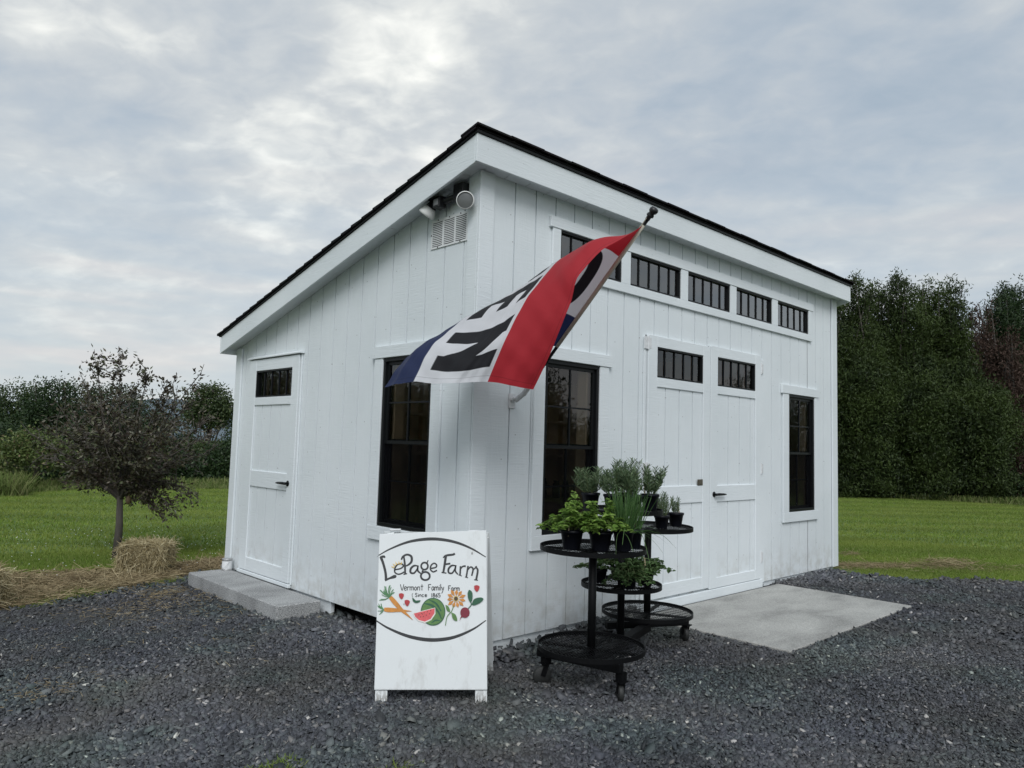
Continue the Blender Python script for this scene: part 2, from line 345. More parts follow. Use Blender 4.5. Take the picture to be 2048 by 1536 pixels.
def npmesh(name, V, idx, counts, m, parent=None, smooth=False):
    V = np.asarray(V, np.float32).reshape(-1, 3); idx = np.asarray(idx, np.int32).ravel(); counts = np.asarray(counts, np.int32)
    me = bpy.data.meshes.new(name); me.vertices.add(len(V)); me.vertices.foreach_set('co', V.ravel())
    me.loops.add(len(idx)); me.loops.foreach_set('vertex_index', idx)
    me.polygons.add(len(counts)); st = np.concatenate([[0], np.cumsum(counts)[:-1]]).astype(np.int32)
    me.polygons.foreach_set('loop_start', st); me.polygons.foreach_set('loop_total', counts)
    if smooth: me.polygons.foreach_set('use_smooth', np.ones(len(counts), bool))
    me.materials.append(MATS[m]); me.update(calc_edges=True); me.validate()
    o = bpy.data.objects.new(name, me); COL.objects.link(o)
    if parent: o.parent = parent
    return o
def fix(k, F, n): # replicate face template F (list of k-index faces) over n copies of nv verts
    return (np.arange(n)[:, None, None]*k + np.asarray(F)[None]).reshape(-1)
def thing(name, label, cat, loc=(0, 0, 0), rotz=0.0, group=None):
    o = bpy.data.objects.new(name, None); COL.objects.link(o); o.empty_display_size = .1
    o.location = loc; o.rotation_euler = (0, 0, rotz); return tag(o, label, cat, group)
def tag(o, label, cat, group=None):
    o['label'] = label; o['category'] = cat
    if group: o['group'] = group
    return o
def struct(o): o['kind'] = 'structure'; return o
def stuff(o, label, cat): o['kind'] = 'stuff'; o['label'] = label; o['category'] = cat; return o
def unit(a): return a/(np.linalg.norm(a, axis=-1, keepdims=True)+1e-9)
def randdir(n, zb=0.0):
    v = rng.normal(size=(n, 3)); v[:, 2] += zb; return unit(v)
def leaf_quads(P, D, L, W, fold=.25):
    """kite-shaped leaves: P base points, D directions, L lengths, W widths -> verts, idx, counts"""
    n = len(P); D = unit(D); r = randdir(n); S = unit(np.cross(D, r)); N = np.cross(S, D)
    L = np.broadcast_to(L, (n,))[:, None]; W = np.broadcast_to(W, (n,))[:, None]
    mid = P+D*L*.45+N*L*.06
    V = np.stack([P, mid+S*W*.5-N*W*fold, P+D*L-N*L*.05, mid-S*W*.5-N*W*fold, mid], 1)
    return V.reshape(-1, 3), fix(5, [0, 1, 4, 4, 1, 2, 4, 2, 3, 0, 4, 3], n).reshape(-1), np.full(n*4, 3)
def simple_quads(P, D, L, W):
    n = len(P); D = unit(D); S = unit(np.cross(D, randdir(n)))
    L = np.broadcast_to(L, (n,))[:, None]; W = np.broadcast_to(W, (n,))[:, None]
    V = np.stack([P, P+D*L*.5+S*W*.5, P+D*L, P+D*L*.5-S*W*.5], 1)
    return V.reshape(-1, 3), fix(4, [0, 1, 2, 3], n), np.full(n, 4)
def join(parts):
    V = []; I = []; Cn = []; b = 0
    for v, i, c in parts:
        V.append(v); I.append(np.asarray(i)+b); Cn.append(c); b += len(v)
    return np.concatenate(V), np.concatenate(I), np.concatenate(Cn)
def ribbons(P, D, L, W, droop=.0, seg=3, curl=.3):
    """thin bent strands"""
    n = len(P); D = unit(D); S = unit(np.cross(D, randdir(n))); L = np.broadcast_to(L, (n,))[:, None]; W = np.broadcast_to(W, (n,))[:, None]
    B = unit(np.cross(D, S))*rng.normal(size=(n, 1))*curl
    V = []
    for k in range(seg+1):
        t = k/seg; c = P+D*L*t+B*L*t*t*.5+np.array([0, 0, -1.])*L*droop*t*t
        V += [c-S*W*.5*(1-.5*t), c+S*W*.5*(1-.5*t)]
    V = np.stack(V, 1).reshape(-1, 3); kk = 2*(seg+1)
    F = [[2*k, 2*k+1, 2*k+3, 2*k+2] for k in range(seg)]
    return V, fix(kk, np.array(F).ravel(), n), np.full(n*seg, 4)

GZ = -0.12
RISE = .066        # the yard is a little higher in front of the long wall
def gz(x, y):
    """terrain height: level around the shed, falling away behind the meadow on the left"""
    x = np.asarray(x, float); y = np.asarray(y, float)
    dx = x-CAM[0]; dy = y-CAM[1]; r = np.hypot(dx, dy); az = np.degrees(np.arctan2(dy, dx))
    s = np.clip((az-42)/12, 0, 1); s = s*s*(3-2*s)*np.clip((150-az)/20, 0, 1)
    d = np.clip(r-21, 0, None)
    u = np.clip((x-.5)/1.4, 0, 1)*np.clip((40-r)/10, 0, 1)
    return GZ + RISE*u*u*(3-2*u) - s*np.minimum(d*.10, 9.0)

# ================================================================== THE SETTING
# terrain
rr = np.concatenate([np.linspace(0, 30, 101), np.geomspace(32, 4500, 45)]); aa = np.linspace(0, 2*math.pi, 241)[:-1]
X = CAM[0]+rr[:, None]*np.cos(aa); Y = CAM[1]+rr[:, None]*np.sin(aa); Z = gz(X, Y)
# distant ridge
mb = MB(); n = 60
for i in range(n):
    a = R_(20+85*i/(n-1)); h = 22+48*math.exp(-((20+85*i/(n-1)-71)/7)**2)+5*math.sin(i*.9+1); r = 1700
    for dr, hh in ((-260, -20), (0, h), (300, -20)): mb.v.append((CAM[0]+(r+dr)*math.cos(a), CAM[1]+(r+dr)*math.sin(a), hh))
for i in range(n-1):
    for k in range(2): b = i*3+k; mb.f.append((b, b+1, b+4, b+3))
struct(mb.build('hill', 'hill_hazed', None, True))
# gravel yard: one sheet with a ragged rim
rim = [(-9, 1.2), (-5, 2.3), (-3.2, 2.9), (-2.3, 3.15), (-1.88, 3.28), (-1.6, 3.32), (-1.3, 3.53), (-.98, 3.6), (-.57, 3.72), (-.2, 4.0), (.2, 4.1), (3.0, 4.05), (5.75, 3.6), (5.95, 1.2), (5.80, .1), (5.98, -.30), (6.12, -.72), (6.7, -1.05), (6.95, -1.5), (8.2, -3.2), (10, -6), (10, -13), (-9, -13), (-14, -7)]
def dense(pl, step=.12, jit=.035, closed=True):
    o = []; k = len(pl)
    for i in range(k if closed else k-1):
        a = np.array(pl[i]); b = np.array(pl[(i+1) % k]); m = max(1, int(np.linalg.norm(b-a)/step))
        for q in range(m): o.append(a+(b-a)*q/m+(rng.normal(size=2)*jit if q else 0))
    return o
KS = (CAM[2]-GZ-RISE)/(CAM[2]-GZ)      # right-hand rim lies on the raised part
rim = [p if p[0] < 5 else (CAM[0]+(p[0]-CAM[0])*KS, CAM[1]+(p[1]-CAM[1])*KS) for p in rim]
RIMP = dense(rim)
def inpoly(P, poly):
    x = P[:, 0]; y = P[:, 1]; c = np.zeros(len(P), bool); q = np.array(poly); a = q; b = np.roll(q, -1, 0)
    for (x1, y1), (x2, y2) in zip(a, b):
        if y1 == y2: continue
        k = ((y1 > y) != (y2 > y)) & (x < (x2-x1)*(y-y1)/(y2-y1)+x1); c ^= k
    return c
NEARR = np.hypot(X-CAM[0], Y-CAM[1]) < 30
ins = np.zeros(X.shape, bool); ins[NEARR] = inpoly(np.stack([X[NEARR], Y[NEARR]], 1), RIMP); Z = Z-np.where(ins, .035, 0)
V = np.stack([X, Y, Z], -1).reshape(-1, 3); na = len(aa)
ii, jj = np.meshgrid(np.arange(len(rr)-1), np.arange(na), indexing='ij')
I = np.stack([ii*na+jj, ii*na+(jj+1) % na, (ii+1)*na+(jj+1) % na, (ii+1)*na+jj], -1)
struct(npmesh('lawn', V, I, np.full(I.size//4, 4), 'lawn'))
gx = np.arange(-14, 10.3, .22); gy = np.arange(-13, 4.6, .22); GX, GY = np.meshgrid(gx, gy, indexing='ij')
GXj = GX+rng.normal(size=GX.shape)*.02; GYj = GY+rng.normal(size=GX.shape)*.02
ii, jj = np.meshgrid(np.arange(len(gx)-1), np.arange(len(gy)-1), indexing='ij'); ok = inpoly(np.stack([(GX[ii, jj]+.11).ravel(), (GY[ii, jj]+.11).ravel()], 1), RIMP)
I = np.stack([ii*len(gy)+jj, (ii+1)*len(gy)+jj, (ii+1)*len(gy)+jj+1, ii*len(gy)+jj+1], -1).reshape(-1, 4)[ok]
struct(npmesh('gravel_yard', np.stack([GXj, GYj, gz(GXj, GYj)+.004+rng.normal(size=GX.shape)*.0015], -1), I, np.full(len(I), 4), 'gravel', None, True))

# concrete slab at the double door
mb = MB(); mb.box((1.72, -1.27, GZ-.05), (4.02, -.045, -.035))
o = mb.build('concrete_slab', 'concrete', None, False, .006); tag(o, 'flat pale grey concrete slab laid in the gravel at the double doors', 'concrete slab')
# granite step at the side door
mb = MB(); mb.box((-.40, 1.715, GZ-.04), (-.035, 3.48, 0.0))
o = mb.build('stone_step', 'granite', None, False, .007); tag(o, 'long speckled grey stone step under the single side door', 'step')

# ------------------------------------------------------------------ SHED
shed = thing('garden_shed', 'white board shed with single-slope black shingle roof, black windows and white doors', 'shed')
XL, YW = 5.50, 3.576
SL = .255
def zsof(y): return 3.045-SL*(y+.0)      # underside plane of the roof
def put(side, a, z, d):
    """a along the wall, z up, d outwards"""
    return (a, -d, z) if side == 'R' else ((-d, a, z) if side == 'L' else ((XL+d, a, z) if side == 'E' else (a, YW+d, z)))
def wpane(mb, side, a0, a1, z0, z1, d):
    q = [put(side, a0, z0, d), put(side, a1, z0, d), put(side, a1, z1, d), put(side, a0, z1, d)]
    return mb.add(q if side == 'R' else q[::-1], [(0, 1, 2, 3)])
def wbox(mb, side, a0, a1, z0, z1, d0, d1):
    p = put(side, a0, z0, d0); q = put(side, a1, z1, d1)
    return mb.box(tuple(min(p[i], q[i]) for i in range(3)), tuple(max(p[i], q[i]) for i in range(3)))
def siding(side, length, topf, opens, g0, pitch=.2032, gw=.0115, gd=.017):
    grooves = []
    g = g0
    while g > 0: g -= pitch
    g += pitch
    while g < length: grooves.append(g); g += pitch
    br = {0.0, length}
    for g in grooves: br |= {g-gw/2, g+gw/2}
    for o_ in opens: br |= {o_[0], o_[1]}
    br = sorted(b for b in br if 0 <= b <= length)
    mb = MB()
    def dep(a): return -gd if any(abs(a-g) < gw/2 for g in grooves) else 0.0
    prev = None
    for a0, a1 in zip(br[:-1], br[1:]):
        if a1-a0 < 1e-6: continue
        am = (a0+a1)/2; d = dep(am); zs = [(0.0, None)]
        cuts = sorted((o_[2], o_[3]) for o_ in opens if o_[0] < am < o_[1])
        lo = 0.0; segs = []
        for c0, c1 in cuts: segs.append((lo, c0)); lo = c1
        segs.append((lo, None))
        for z0, z1 in segs:
            t0 = topf(a0) if z1 is None else z1; t1 = topf(a1) if z1 is None else z1
            if min(t0, t1)-z0 < .002: continue
            mb.add([put(side, a0, z0, d), put(side, a1, z0, d), put(side, a1, t1, d), put(side, a0, t0, d)], [(0, 1, 2, 3)])
            if d < 0:
                for a in (a0, a1): mb.add([put(side, a, z0, d), put(side, a, z0, 0), put(side, a, t0, 0), put(side, a, t0, d)], [(0, 1, 2, 3)])
            if z0 == 0: mb.add([put(side, a0, 0, d), put(side, a1, 0, d), put(side, a1, 0, -.10), put(side, a0, 0, -.10)], [(0, 1, 2, 3)])
    return mb.build('wall', 'white_siding', shed)
def inner(side, length, topf, opens, d=-.10):
    br = {0.1, length-.1}
    for o_ in opens: br |= {o_[0], o_[1]}
    br = sorted(br); mb = MB()
    for a0, a1 in zip(br[:-1], br[1:]):
        am = (a0+a1)/2; lo = 0.0; segs = []
        for c0, c1 in sorted((o_[2], o_[3]) for o_ in opens if o_[0] < am < o_[1]): segs.append((lo, c0)); lo = c1
        segs.append((lo, None))
        for z0, z1 in segs:
            t0 = topf(a0) if z1 is None else z1; t1 = topf(a1) if z1 is None else z1
            mb.add([put(side, a0, z0, d), put(side, a1, z0, d), put(side, a1, t1, d), put(side, a0, t0, d)], [(0, 1, 2, 3)])
    # studs between the openings
    a = .12
    while a < length-.15:
        if not any(o_[0]-.06 < a < o_[1]+.04 for o_ in opens): wbox(mb, side, a, a+.038, .0, min(topf(a), topf(a+.038))-.05, d-.085, d-.002)
        a += .406
    return mb.build('inner_wall', 'wood_inside', shed)
TW = (.649, 1.872)
openR = [(.637, 1.232, *TW), (4.315, 4.925, *TW)]
TR0 = [.762, 1.587, 2.410, 3.236, 4.069]; TRW = .716
openR += [(a, a+TRW, 2.555, 2.820) for a in TR0]
DR1 = (1.83, 2.767, .06, 2.19); DR2 = (2.777, 3.70, .045, 2.205)
openR += [(1.955, 2.655, 1.848, 2.10), (2.895, 3.595, 1.848, 2.112)]
openL = [(.43, 1.022, *TW), (2.402, 3.118, 1.630, 1.880)]
tR = lambda a: zsof(0); tL = lambda a: zsof(a)
siding('R', XL, tR, openR, .314); siding('L', YW, tL, openL, .153)
siding('E', YW, tL, [], .153); siding('B', XL, lambda a: zsof(YW), [], .314)
inner('R', XL, tR, openR); inner('L', YW, tL, openL); inner('E', YW, tL, []); inner('B', XL, lambda a: zsof(YW), [])
mb = MB(); mb.box((.10, .10, -.03), (XL-.10, YW-.10, -.004)); mb.build('floor', 'wood_floor', shed)
# corner boards
mb = MB(); wbox(mb, 'R', -.020, .105, -.002, zsof(0)-.002, .002, .020); mb.build('corner_board', 'white_trim', shed, bevel=.002)
mb = MB(); mb.hexa([(-.0195, .002, 0), (-.002, .002, 0), (-.002, .10, 0), (-.0195, .10, 0), (-.0195, .002, zsof(0)), (-.002, .002, zsof(0)), (-.002, .10, zsof(.1)), (-.0195, .10, zsof(.1))]); mb.build('corner_board', 'white_trim', shed, bevel=.002)
mb = MB(); wbox(mb, 'R', 5.39, XL+.02, -.002, zsof(0)-.002, .002, .020); mb.build('corner_board', 'white_trim', shed, bevel=.002)
mb = MB(); wbox(mb, 'L', YW-.10, YW+.02, 0, zsof(YW)-.01, .002, .020); mb.build('corner_board', 'white_trim', shed, bevel=.002)
# skirt boards and the dark crawl space beneath
mb = MB(); mb.box((.03, .018, GZ-.1), (XL-.03, .05, -.003)); mb.split('skirt_board', 'white_trim', shed)
mb = MB(); mb.box((.025, 1.66, GZ-.1), (.055, YW-.03, -.003)); mb.box((XL-.05, .06, GZ-.1), (XL-.02, YW-.06, -.003)); mb.box((.06, YW-.05, GZ-.1), (XL-.06, YW-.02, -.003)); mb.split('skirt_board', 'white_trim', shed)
mb = MB()
for k in range(6): mb.box((.16, .55*k+.3, -.075), (XL-.16, .55*k+.34, -.031))
mb.box((.40, .12, GZ-.06), (.54, YW-.12, -.076)); mb.split('floor_joist', 'wood_floor', shed)
# roof
ox0, ox1, oy0, oy1 = -.165, 5.615, -.14, 3.655
def slab(mb, x0, x1, y0, y1, zb0, zb1, th0, th1=None):
    th1 = th0 if th1 is None else th1
    return mb.hexa([(x0, y0, zb0), (x1, y0, zb0), (x1, y1, zb1), (x0, y1, zb1), (x0, y0, zb0+th0), (x1, y0, zb0+th0), (x1, y1, zb1+th1), (x0, y1, zb1+th1)])
zt = lambda y: 3.208-.2565*(y+.14)           # top of the fascia boards
zb = lambda y: 3.028-.2525*(y+.14)           # bottom of the fascia boards
roof = MB(); slab(roof, ox0+.02, ox1-.02, oy0+.02, oy1-.02, zsof(oy0+.02)+.012, zsof(oy1-.02)+.012, .10); roof = roof.build('roof', 'wood_floor', shed)
mb = MB(); slab(mb, ox0-.012, ox1+.012, oy0-.014, oy1+.014, zt(oy0-.014)+.003, zt(oy1+.014)+.003, .012); mb.build('drip_edge', 'black_frame', roof)
mb = MB(); ex = .142; y = oy1+.03
while y > oy0-.03:
    ya = max(y-ex-.02, oy0-.028); x = ox0-.028; row = int(y/ex)
    bx = [x]+[x+.33*k+(.16 if row % 2 else 0)+random.uniform(-.03, .03) for k in range(1, 18)]; bx = [b for b in bx if b < ox1-.05]+[ox1+.028]
    for a, b in zip(bx[:-1], bx[1:]):
        j = random.uniform(0, .003)
        slab(mb, a+.0015, b-.0015, ya, y+random.uniform(-.004, .004), zt(ya)+.017, zt(y)+.017, .010, .019+j)
    y -= ex
mb.build('shingles', 'shingle', roof)
mb = MB()      # front cap row
for k in range(20):
    a = ox0-.03+k*.294; slab(mb, a, min(a+.31, ox1+.03), oy0-.034, oy0+.13, zt(oy0-.034)+.032+.004*(k % 2), zt(oy0+.13)+.034+.004*(k % 2), .012)
mb.build('ridge_cap', 'shingle', roof)
# fascia
mb = MB(); mb.box((ox0, oy0, zb(oy0)), (ox1, oy0+.02, zt(oy0))); mb.build('fascia', 'white_trim', shed, bevel=.002)
def rake(x):
    mb = MB(); y0, y1 = oy0+.021, oy1-.021
    mb.hexa([(x, y0, zb(y0)), (x+.02, y0, zb(y0)), (x+.02, y1, zb(y1)), (x, y1, zb(y1)), (x, y0, zt(y0)-.001), (x+.02, y0, zt(y0)-.001), (x+.02, y1, zt(y1)-.001), (x, y1, zt(y1)-.001)])
    return mb.build('fascia', 'white_trim', shed, bevel=.002)
rake(ox0+.001); rake(ox1-.021)
mb = MB(); mb.box((ox0, oy1-.02, zb(oy1)), (ox1, oy1, zt(oy1)-.006)); mb.build('fascia', 'white_trim', shed, bevel=.002)
# soffits with seams
mb = MB()
y = oy0+.022
while y < oy1-.03:
    y2 = min(y+.2032, oy1-.022)
    for x0, x1 in ((ox0+.022, -.001), (XL+.001, ox1-.022)): slab(mb, x0, x1, y+.003, y2-.003, zsof(y), zsof(y2), .008)
    y = y2
x = 0.0
while x < XL:
    x2 = min(x+.2032, XL); slab(mb, x+.0025, x2-.0025, oy0+.022, -.001, zsof(oy0), zsof(0), .008); slab(mb, x+.0025, x2-.0025, YW+.001, oy1-.022, zsof(YW), zsof(oy1), .008); x = x2
mb.build('soffit', 'white_trim', shed)

# windows ---------------------------------------------------------
def casing(side, a0, a1, z0, z1, parent, head_ext=.03, wl=.105, wr=.105, hz=.09, sz=.10):
    mb = MB()
    wbox(mb, side, a0-wl, a0, z0-.0, z1, .002, .020); wbox(mb, side, a1, a1+wr, z0, z1, .002, .020)
    wbox(mb, side, a0-wl-head_ext, a1+wr+head_ext, z1+.001, z1+hz, .002, .028)
    wbox(mb, side, a0-wl, a1+wr, z0-sz, z0-.001, .002, .024)
    return mb.build('casing', 'white_trim', parent, bevel=.002)
def frame_ring(mb, side, a0, a1, z0, z1, w_, d0, d1):
    wbox(mb, side, a0, a1, z0, z0+w_, d0, d1); wbox(mb, side, a0, a1, z1-w_, z1, d0, d1)
    wbox(mb, side, a0, a0+w_, z0+w_, z1-w_, d0, d1); wbox(mb, side, a1-w_, a1, z0+w_, z1-w_, d0, d1)
def tall_window(side, a0, a1, wl=.105, wr=.105):
    z0, z1 = TW; zm = 1.262
    f = MB(); frame_ring(f, side, a0+.002, a1-.002, z0+.002, z1-.002, .026, -.055, .012); f = f.build('window', 'black_frame', shed, bevel=.002)
    s = MB(); frame_ring(s, side, a0+.028, a1-.028, zm-.018, z1-.028, .024, -.030, -.008); s.build('upper_sash', 'black_frame', f)
    s = MB(); frame_ring(s, side, a0+.028, a1-.028, z0+.028, zm+.016, .026, -.054, -.032); s.build('lower_sash', 'black_frame', f)
    m = MB(); ac = (a0+a1)/2
    for zz0, zz1, d in ((zm, z1-.05, -.018), (z0+.05, zm-.01, -.042)):
        wbox(m, side, ac-.006, ac+.006, zz0, zz1, d-.012, d+.006)
        zc_ = (zz0+zz1)/2; wbox(m, side, a0+.05, ac-.0065, zc_-.006, zc_+.006, d-.010, d+.004); wbox(m, side, ac+.0065, a1-.05, zc_-.006, zc_+.006, d-.010, d+.004)
    m.split('muntin', 'black_frame', f)
    for zz0, zz1, d in ((zm, z1-.05, -.019), (z0+.05, zm-.01, -.043)):
        p = MB(); wpane(p, side, a0+.045, a1-.045, zz0, zz1, d); p.build('pane', 'glass', f)
    p = MB(); p.add([put(side, a0+.027, z0+.027, -.012), put(side, a1-.027, z0+.027, -.012), put(side, a1-.027, zm-.02, -.012), put(side, a0+.027, zm-.02, -.012)], [(0, 1, 2, 3)]); p.build('screen', 'bug_screen', f)
    j = MB(); frame_ring(j, side, a0-.002, a1+.002, z0-.002, z1+.002, .014, -.20, -.056)
    wbox(j, side, a1-.055, a1-.013, z0, z1, -.15, -.07); j.build('jamb', 'wood_inside', f)
    casing(side, a0, a1, z0, z1, f, wl=wl, wr=wr)
tall_window('R', .637, 1.232); tall_window('R', 4.315, 4.925, .125, .075); tall_window('L', .43, 1.022)
def lite(side, a0, a1, z0, z1, parent, name='window', n=5, d=0.0, fw_=.016, gm='glass_high', rf=.03):
    f = MB(); frame_ring(f, side, a0+.001, a1-.001, z0+.001, z1-.001, fw_, -.05+d, .010+d); f = f.build(name, 'black_frame', parent, bevel=.0015)
    m = MB()
    for k in range(1, n):
        a = a0+(a1-a0)*k/n; wbox(m, side, a-.0042, a+.0042, z0+fw_, z1-fw_, -.018+d, -.004+d)
    m.split('muntin', 'black_frame', f if parent is shed else parent)
    p = MB(); wpane(p, side, a0+.01, a1-.01, z0+.01, z1-.01, -.014+d)
    p.build('pane', gm, f if parent is shed else parent)
    return f
for a in TR0: lite('R', a, a+TRW, 2.555, 2.820, shed, 'transom_window')
mb = MB(); za, zb_ = 2.555, 2.820
wbox(mb, 'R', .68, 4.862, 2.484, za-.001, .002, .022); wbox(mb, 'R', .650, 4.892, zb_+.001, 2.900, .002, .026)
ends = [.68]+[x for a in TR0 for x in (a, a+TRW)]+[4.862]
for a, b in zip(ends[::2], ends[1::2]): wbox(mb, 'R', a, b, za, zb_, .002, .020)
mb.build('transom_casing', 'white_trim', shed, bevel=.002)

# doors ------------------------------------------------------------
def door(side, a0, a1, z0, z1, sw0, sw1, win, up, lo, seams, lever=None):
    """leaf with raised stiles and rails around two boarded panels and a row of lights"""
    mb = MB(); t0, t1 = .004, .029
    A0, A1 = a0+sw0, a1-sw1
    wbox(mb, side, a0, A0, z0, z1, t0, t1); wbox(mb, side, A1, a1, z0, z1, t0, t1)
    for r0, r1 in ((win[1], z1), (up[1], win[0]), (lo[1], up[0]), (z0, lo[0])): wbox(mb, side, A0+.0008, A1-.0008, r0, r1, t0, t1-.0015)
    d = mb.build('door', 'white_trim', shed, bevel=.0025)
    pn = MB()
    for q0, q1 in (up, lo):
        edges = [A0]+[s for s in seams if A0+.02 < s < A1-.02]+[A1]
        for e0, e1 in zip(edges[:-1], edges[1:]): wbox(pn, side, e0+.0055, e1-.0055, q0-.002, q1+.002, -.004, .0150)
    pn.split('door_panel', 'white_siding', d)
    lite(side, A0, A1, win[0], win[1], d, 'door_window', 5, .012, .014, 'glass')
    return d
dl = door('R', *DR1, .125, .112, (1.848, 2.10), (.955, 1.77), (.165, .81), [2.09, 2.295, 2.50])
dr_ = door('R', *DR2, .118, .105, (1.848, 2.112), (.95, 1.775), (.135, .805), [3.10, 3.305, 3.51])
dk = door('L', 2.285, 3.250, .04, 1.985, .117, .132, (1.630, 1.880), (.955, 1.558), (.157, .81), [2.60, 2.795, 2.97])
mb = MB()                     # shadow gaps round the leaves
wbox(mb, 'R', 1.822, 1.8298, .05, 2.19, .001, .003); wbox(mb, 'R', 2.7672, 2.7768, .05, 2.20, .001, .004); wbox(mb, 'R', 3.7002, 3.708, .05, 2.2, .001, .003)
wbox(mb, 'L', 2.276, 2.2848, .04, 1.985, .001, .003); wbox(mb, 'L', 3.2505, 3.258, .04, 1.985, .001, .003); wbox(mb, 'L', 2.285, 3.25, 1.9852, 1.992, .001, .003)
mb.split('door_gap', 'slot_black', shed)
mb = MB(); wbox(mb, 'R', 1.79, 1.8215, .0, 2.17, .002, .014); wbox(mb, 'R', 3.7085, 3.79, .0, 2.17, .002, .016); wbox(mb, 'L', 3.2585, 3.30, .03, 2.0, .002, .012); wbox(mb, 'L', 2.262, 2.2758, .03, 1.99, .002, .016); mb.split('door_casing', 'white_trim', shed, bevel=.002)
mb = MB(); wbox(mb, 'R', 1.80, 3.73, -.04, .040, .002, .034); mb.build('threshold', 'white_trim', shed, bevel=.004)
mb = MB(); wbox(mb, 'L', 2.27, 3.28, .002, .034, .002, .034); mb.build('threshold', 'white_trim', shed, bevel=.004)
mb = MB(); mb.hexa([put('L', 2.245, 1.995, .002), put('L', 2.245, 1.995, .045), put('L', 3.285, 1.995, .045), put('L', 3.285, 1.995, .002), put('L', 2.245, 2.025, .002), put('L', 2.245, 2.005, .045), put('L', 3.285, 2.005, .045), put('L', 3.285, 2.025, .002)]); mb.build('drip_cap', 'white_trim', shed)
def lever(side, a, z, sgn, leaf):
    m = MB(); c = lambda aa, zz, d: put(side, aa, zz, d)
    m.tube([c(a, z, .026), c(a, z, .034)], .024, 16); m.tube([c(a, z, .034), c(a, z, .062)], .011, 12)
    m.tube([c(a-sgn*.012, z, .060), c(a+sgn*.05, z+.001, .062), c(a+sgn*.12, z-.001, .060), c(a+sgn*.165, z-.003, .056)], [.012, .012, .010, .006], 10)
    m.build('door_handle', 'black_frame', leaf, True)
lever('R', 2.838, .872, 1, dr_); lever('L', 2.372, .873, 1, dk)
mb = MB(); wbox(mb, 'R', 2.572, 2.652, .955, 1.008, .026, .032); wbox(mb, 'R', 2.583, 2.641, .966, .997, .032, .036); mb.build('latch_plate', 'brass_dark', dl, bevel=.002)
def hinge(side, a, z, leaf):
    m = MB(); wbox(m, side, a-.045, a-.004, z-.05, z+.05, .016, .024); wbox(m, side, a+.006, a+.04, z-.045, z+.045, .0265, .031); m.tube([put(side, a, z-.055, .028), put(side, a, z+.055, .028)], .0075, 8); m.build('hinge', 'bracket_white', leaf, bevel=.001)
for z in (2.12, 1.1, .25): hinge('R', 1.826, z, dl)
for z in (2.08, 1.1, .25): hinge('R', 3.704, z, dr_)
# inside: shelf along the back, table by the side window
mb = MB()
mb.box((.35, 2.9, 1.12), (5.1, 3.2, 1.15)); mb.box((.35, 2.9, 1.55), (5.1, 3.2, 1.58)); mb.box((1.6, 1.25, .70), (4.2, 1.9, .735))
for x in (1.65, 4.1):
    for y in (1.3, 1.85): mb.box((x, y, 0), (x+.05, y+.05, .70))
for x in (.36, 2.7, 5.05): mb.box((x, 2.92, .01), (x+.04, 3.18, 1.9))
mb.split('shelf', 'wood_inside', shed)

# things stood inside the shed
jar0 = None
jspots = [(2.0+.16*k+random.uniform(-.02, .02), 1.5+random.uniform(-.1, .1), .7355) for k in range(8)]
for i, (x, y, z) in enumerate(jspots):
    if jar0 is None:
        m = MB(); m.tube([(0, 0, 0), (0, 0, .13), (0, 0, .15), (0, 0, .17)], [.038, .038, .028, .03], 12); jar0 = m.build('jar', 'jar_dark', None, True); o = jar0
    else: o = jar0.copy(); COL.objects.link(o)
    o.location = (x, y, z); s = random.uniform(.9, 1.4); o.scale = (s, s, s)
    tag(o, 'dark jar in the row on the table inside the shed', 'jar', 'jars on the table inside the shed')
m = MB()
m.add([(.38, .35, .60), (1.0, .35, .60), (1.0, 1.3, .60), (.38, 1.3, .60), (.36, .33, .22), (1.02, .33, .18), (1.03, 1.33, .2), (.36, 1.33, .18)], [(0, 1, 2, 3), (0, 1, 5, 4), (1, 2, 6, 5), (2, 3, 7, 6), (3, 0, 4, 7)])
o = m.build('tablecloth', 'cloth_inside'); tag(o, 'pale cloth draped low inside the shed behind the window left of the corner', 'tablecloth')

# louvre vent -------------------------------------------------------
vent = thing('louvre_vent', 'white slotted metal vent under the eave left of the shed corner', 'vent', put('L', .307, 2.60, .0))
def V_(a, z, d): return (-d, a-.307, z-2.60)
m = MB(); m.box((-.008, -.200, 0), (-.002, .200, .205)); m.build('vent_plate', 'vent_white', vent, bevel=.002)
sl_, hd = MB(), MB()
for c in range(3):
    for k in range(14):
        a0 = -.180+c*.127; z0 = .016+k*.0126
        P = []
        for q in range(7):
            t = q/6; zc_ = z0-.0022*math.sin(math.pi*t); P.append((a0+.107*t, zc_))
        for (p, q) in zip(P[:-1], P[1:]):
            sl_.add([(-.0086, p[0], p[1]), (-.0086, q[0], q[1]), (-.0086, q[0], q[1]+.0052), (-.0086, p[0], p[1]+.0052)], [(0, 1, 2, 3)])
            hd.add([(-.0088, p[0], p[1]+.0056), (-.0088, q[0], q[1]+.0056), (-.0105, q[0], q[1]+.0052), (-.0105, p[0], p[1]+.0052)], [(0, 1, 2, 3)])
sl_.build('vent_slots', 'slot_black', vent); hd.build('vent_louvres', 'vent_white', vent)
m = MB()
for a, z in ((-.12, .198), (.12, .198), (-.12, .007), (.12, .007), (0, .198), (.193, .1)): m.tube([(-.008, a, z), (-.0115, a, z)], .0045, 8)
m.build('screw', 'slot_black', vent)
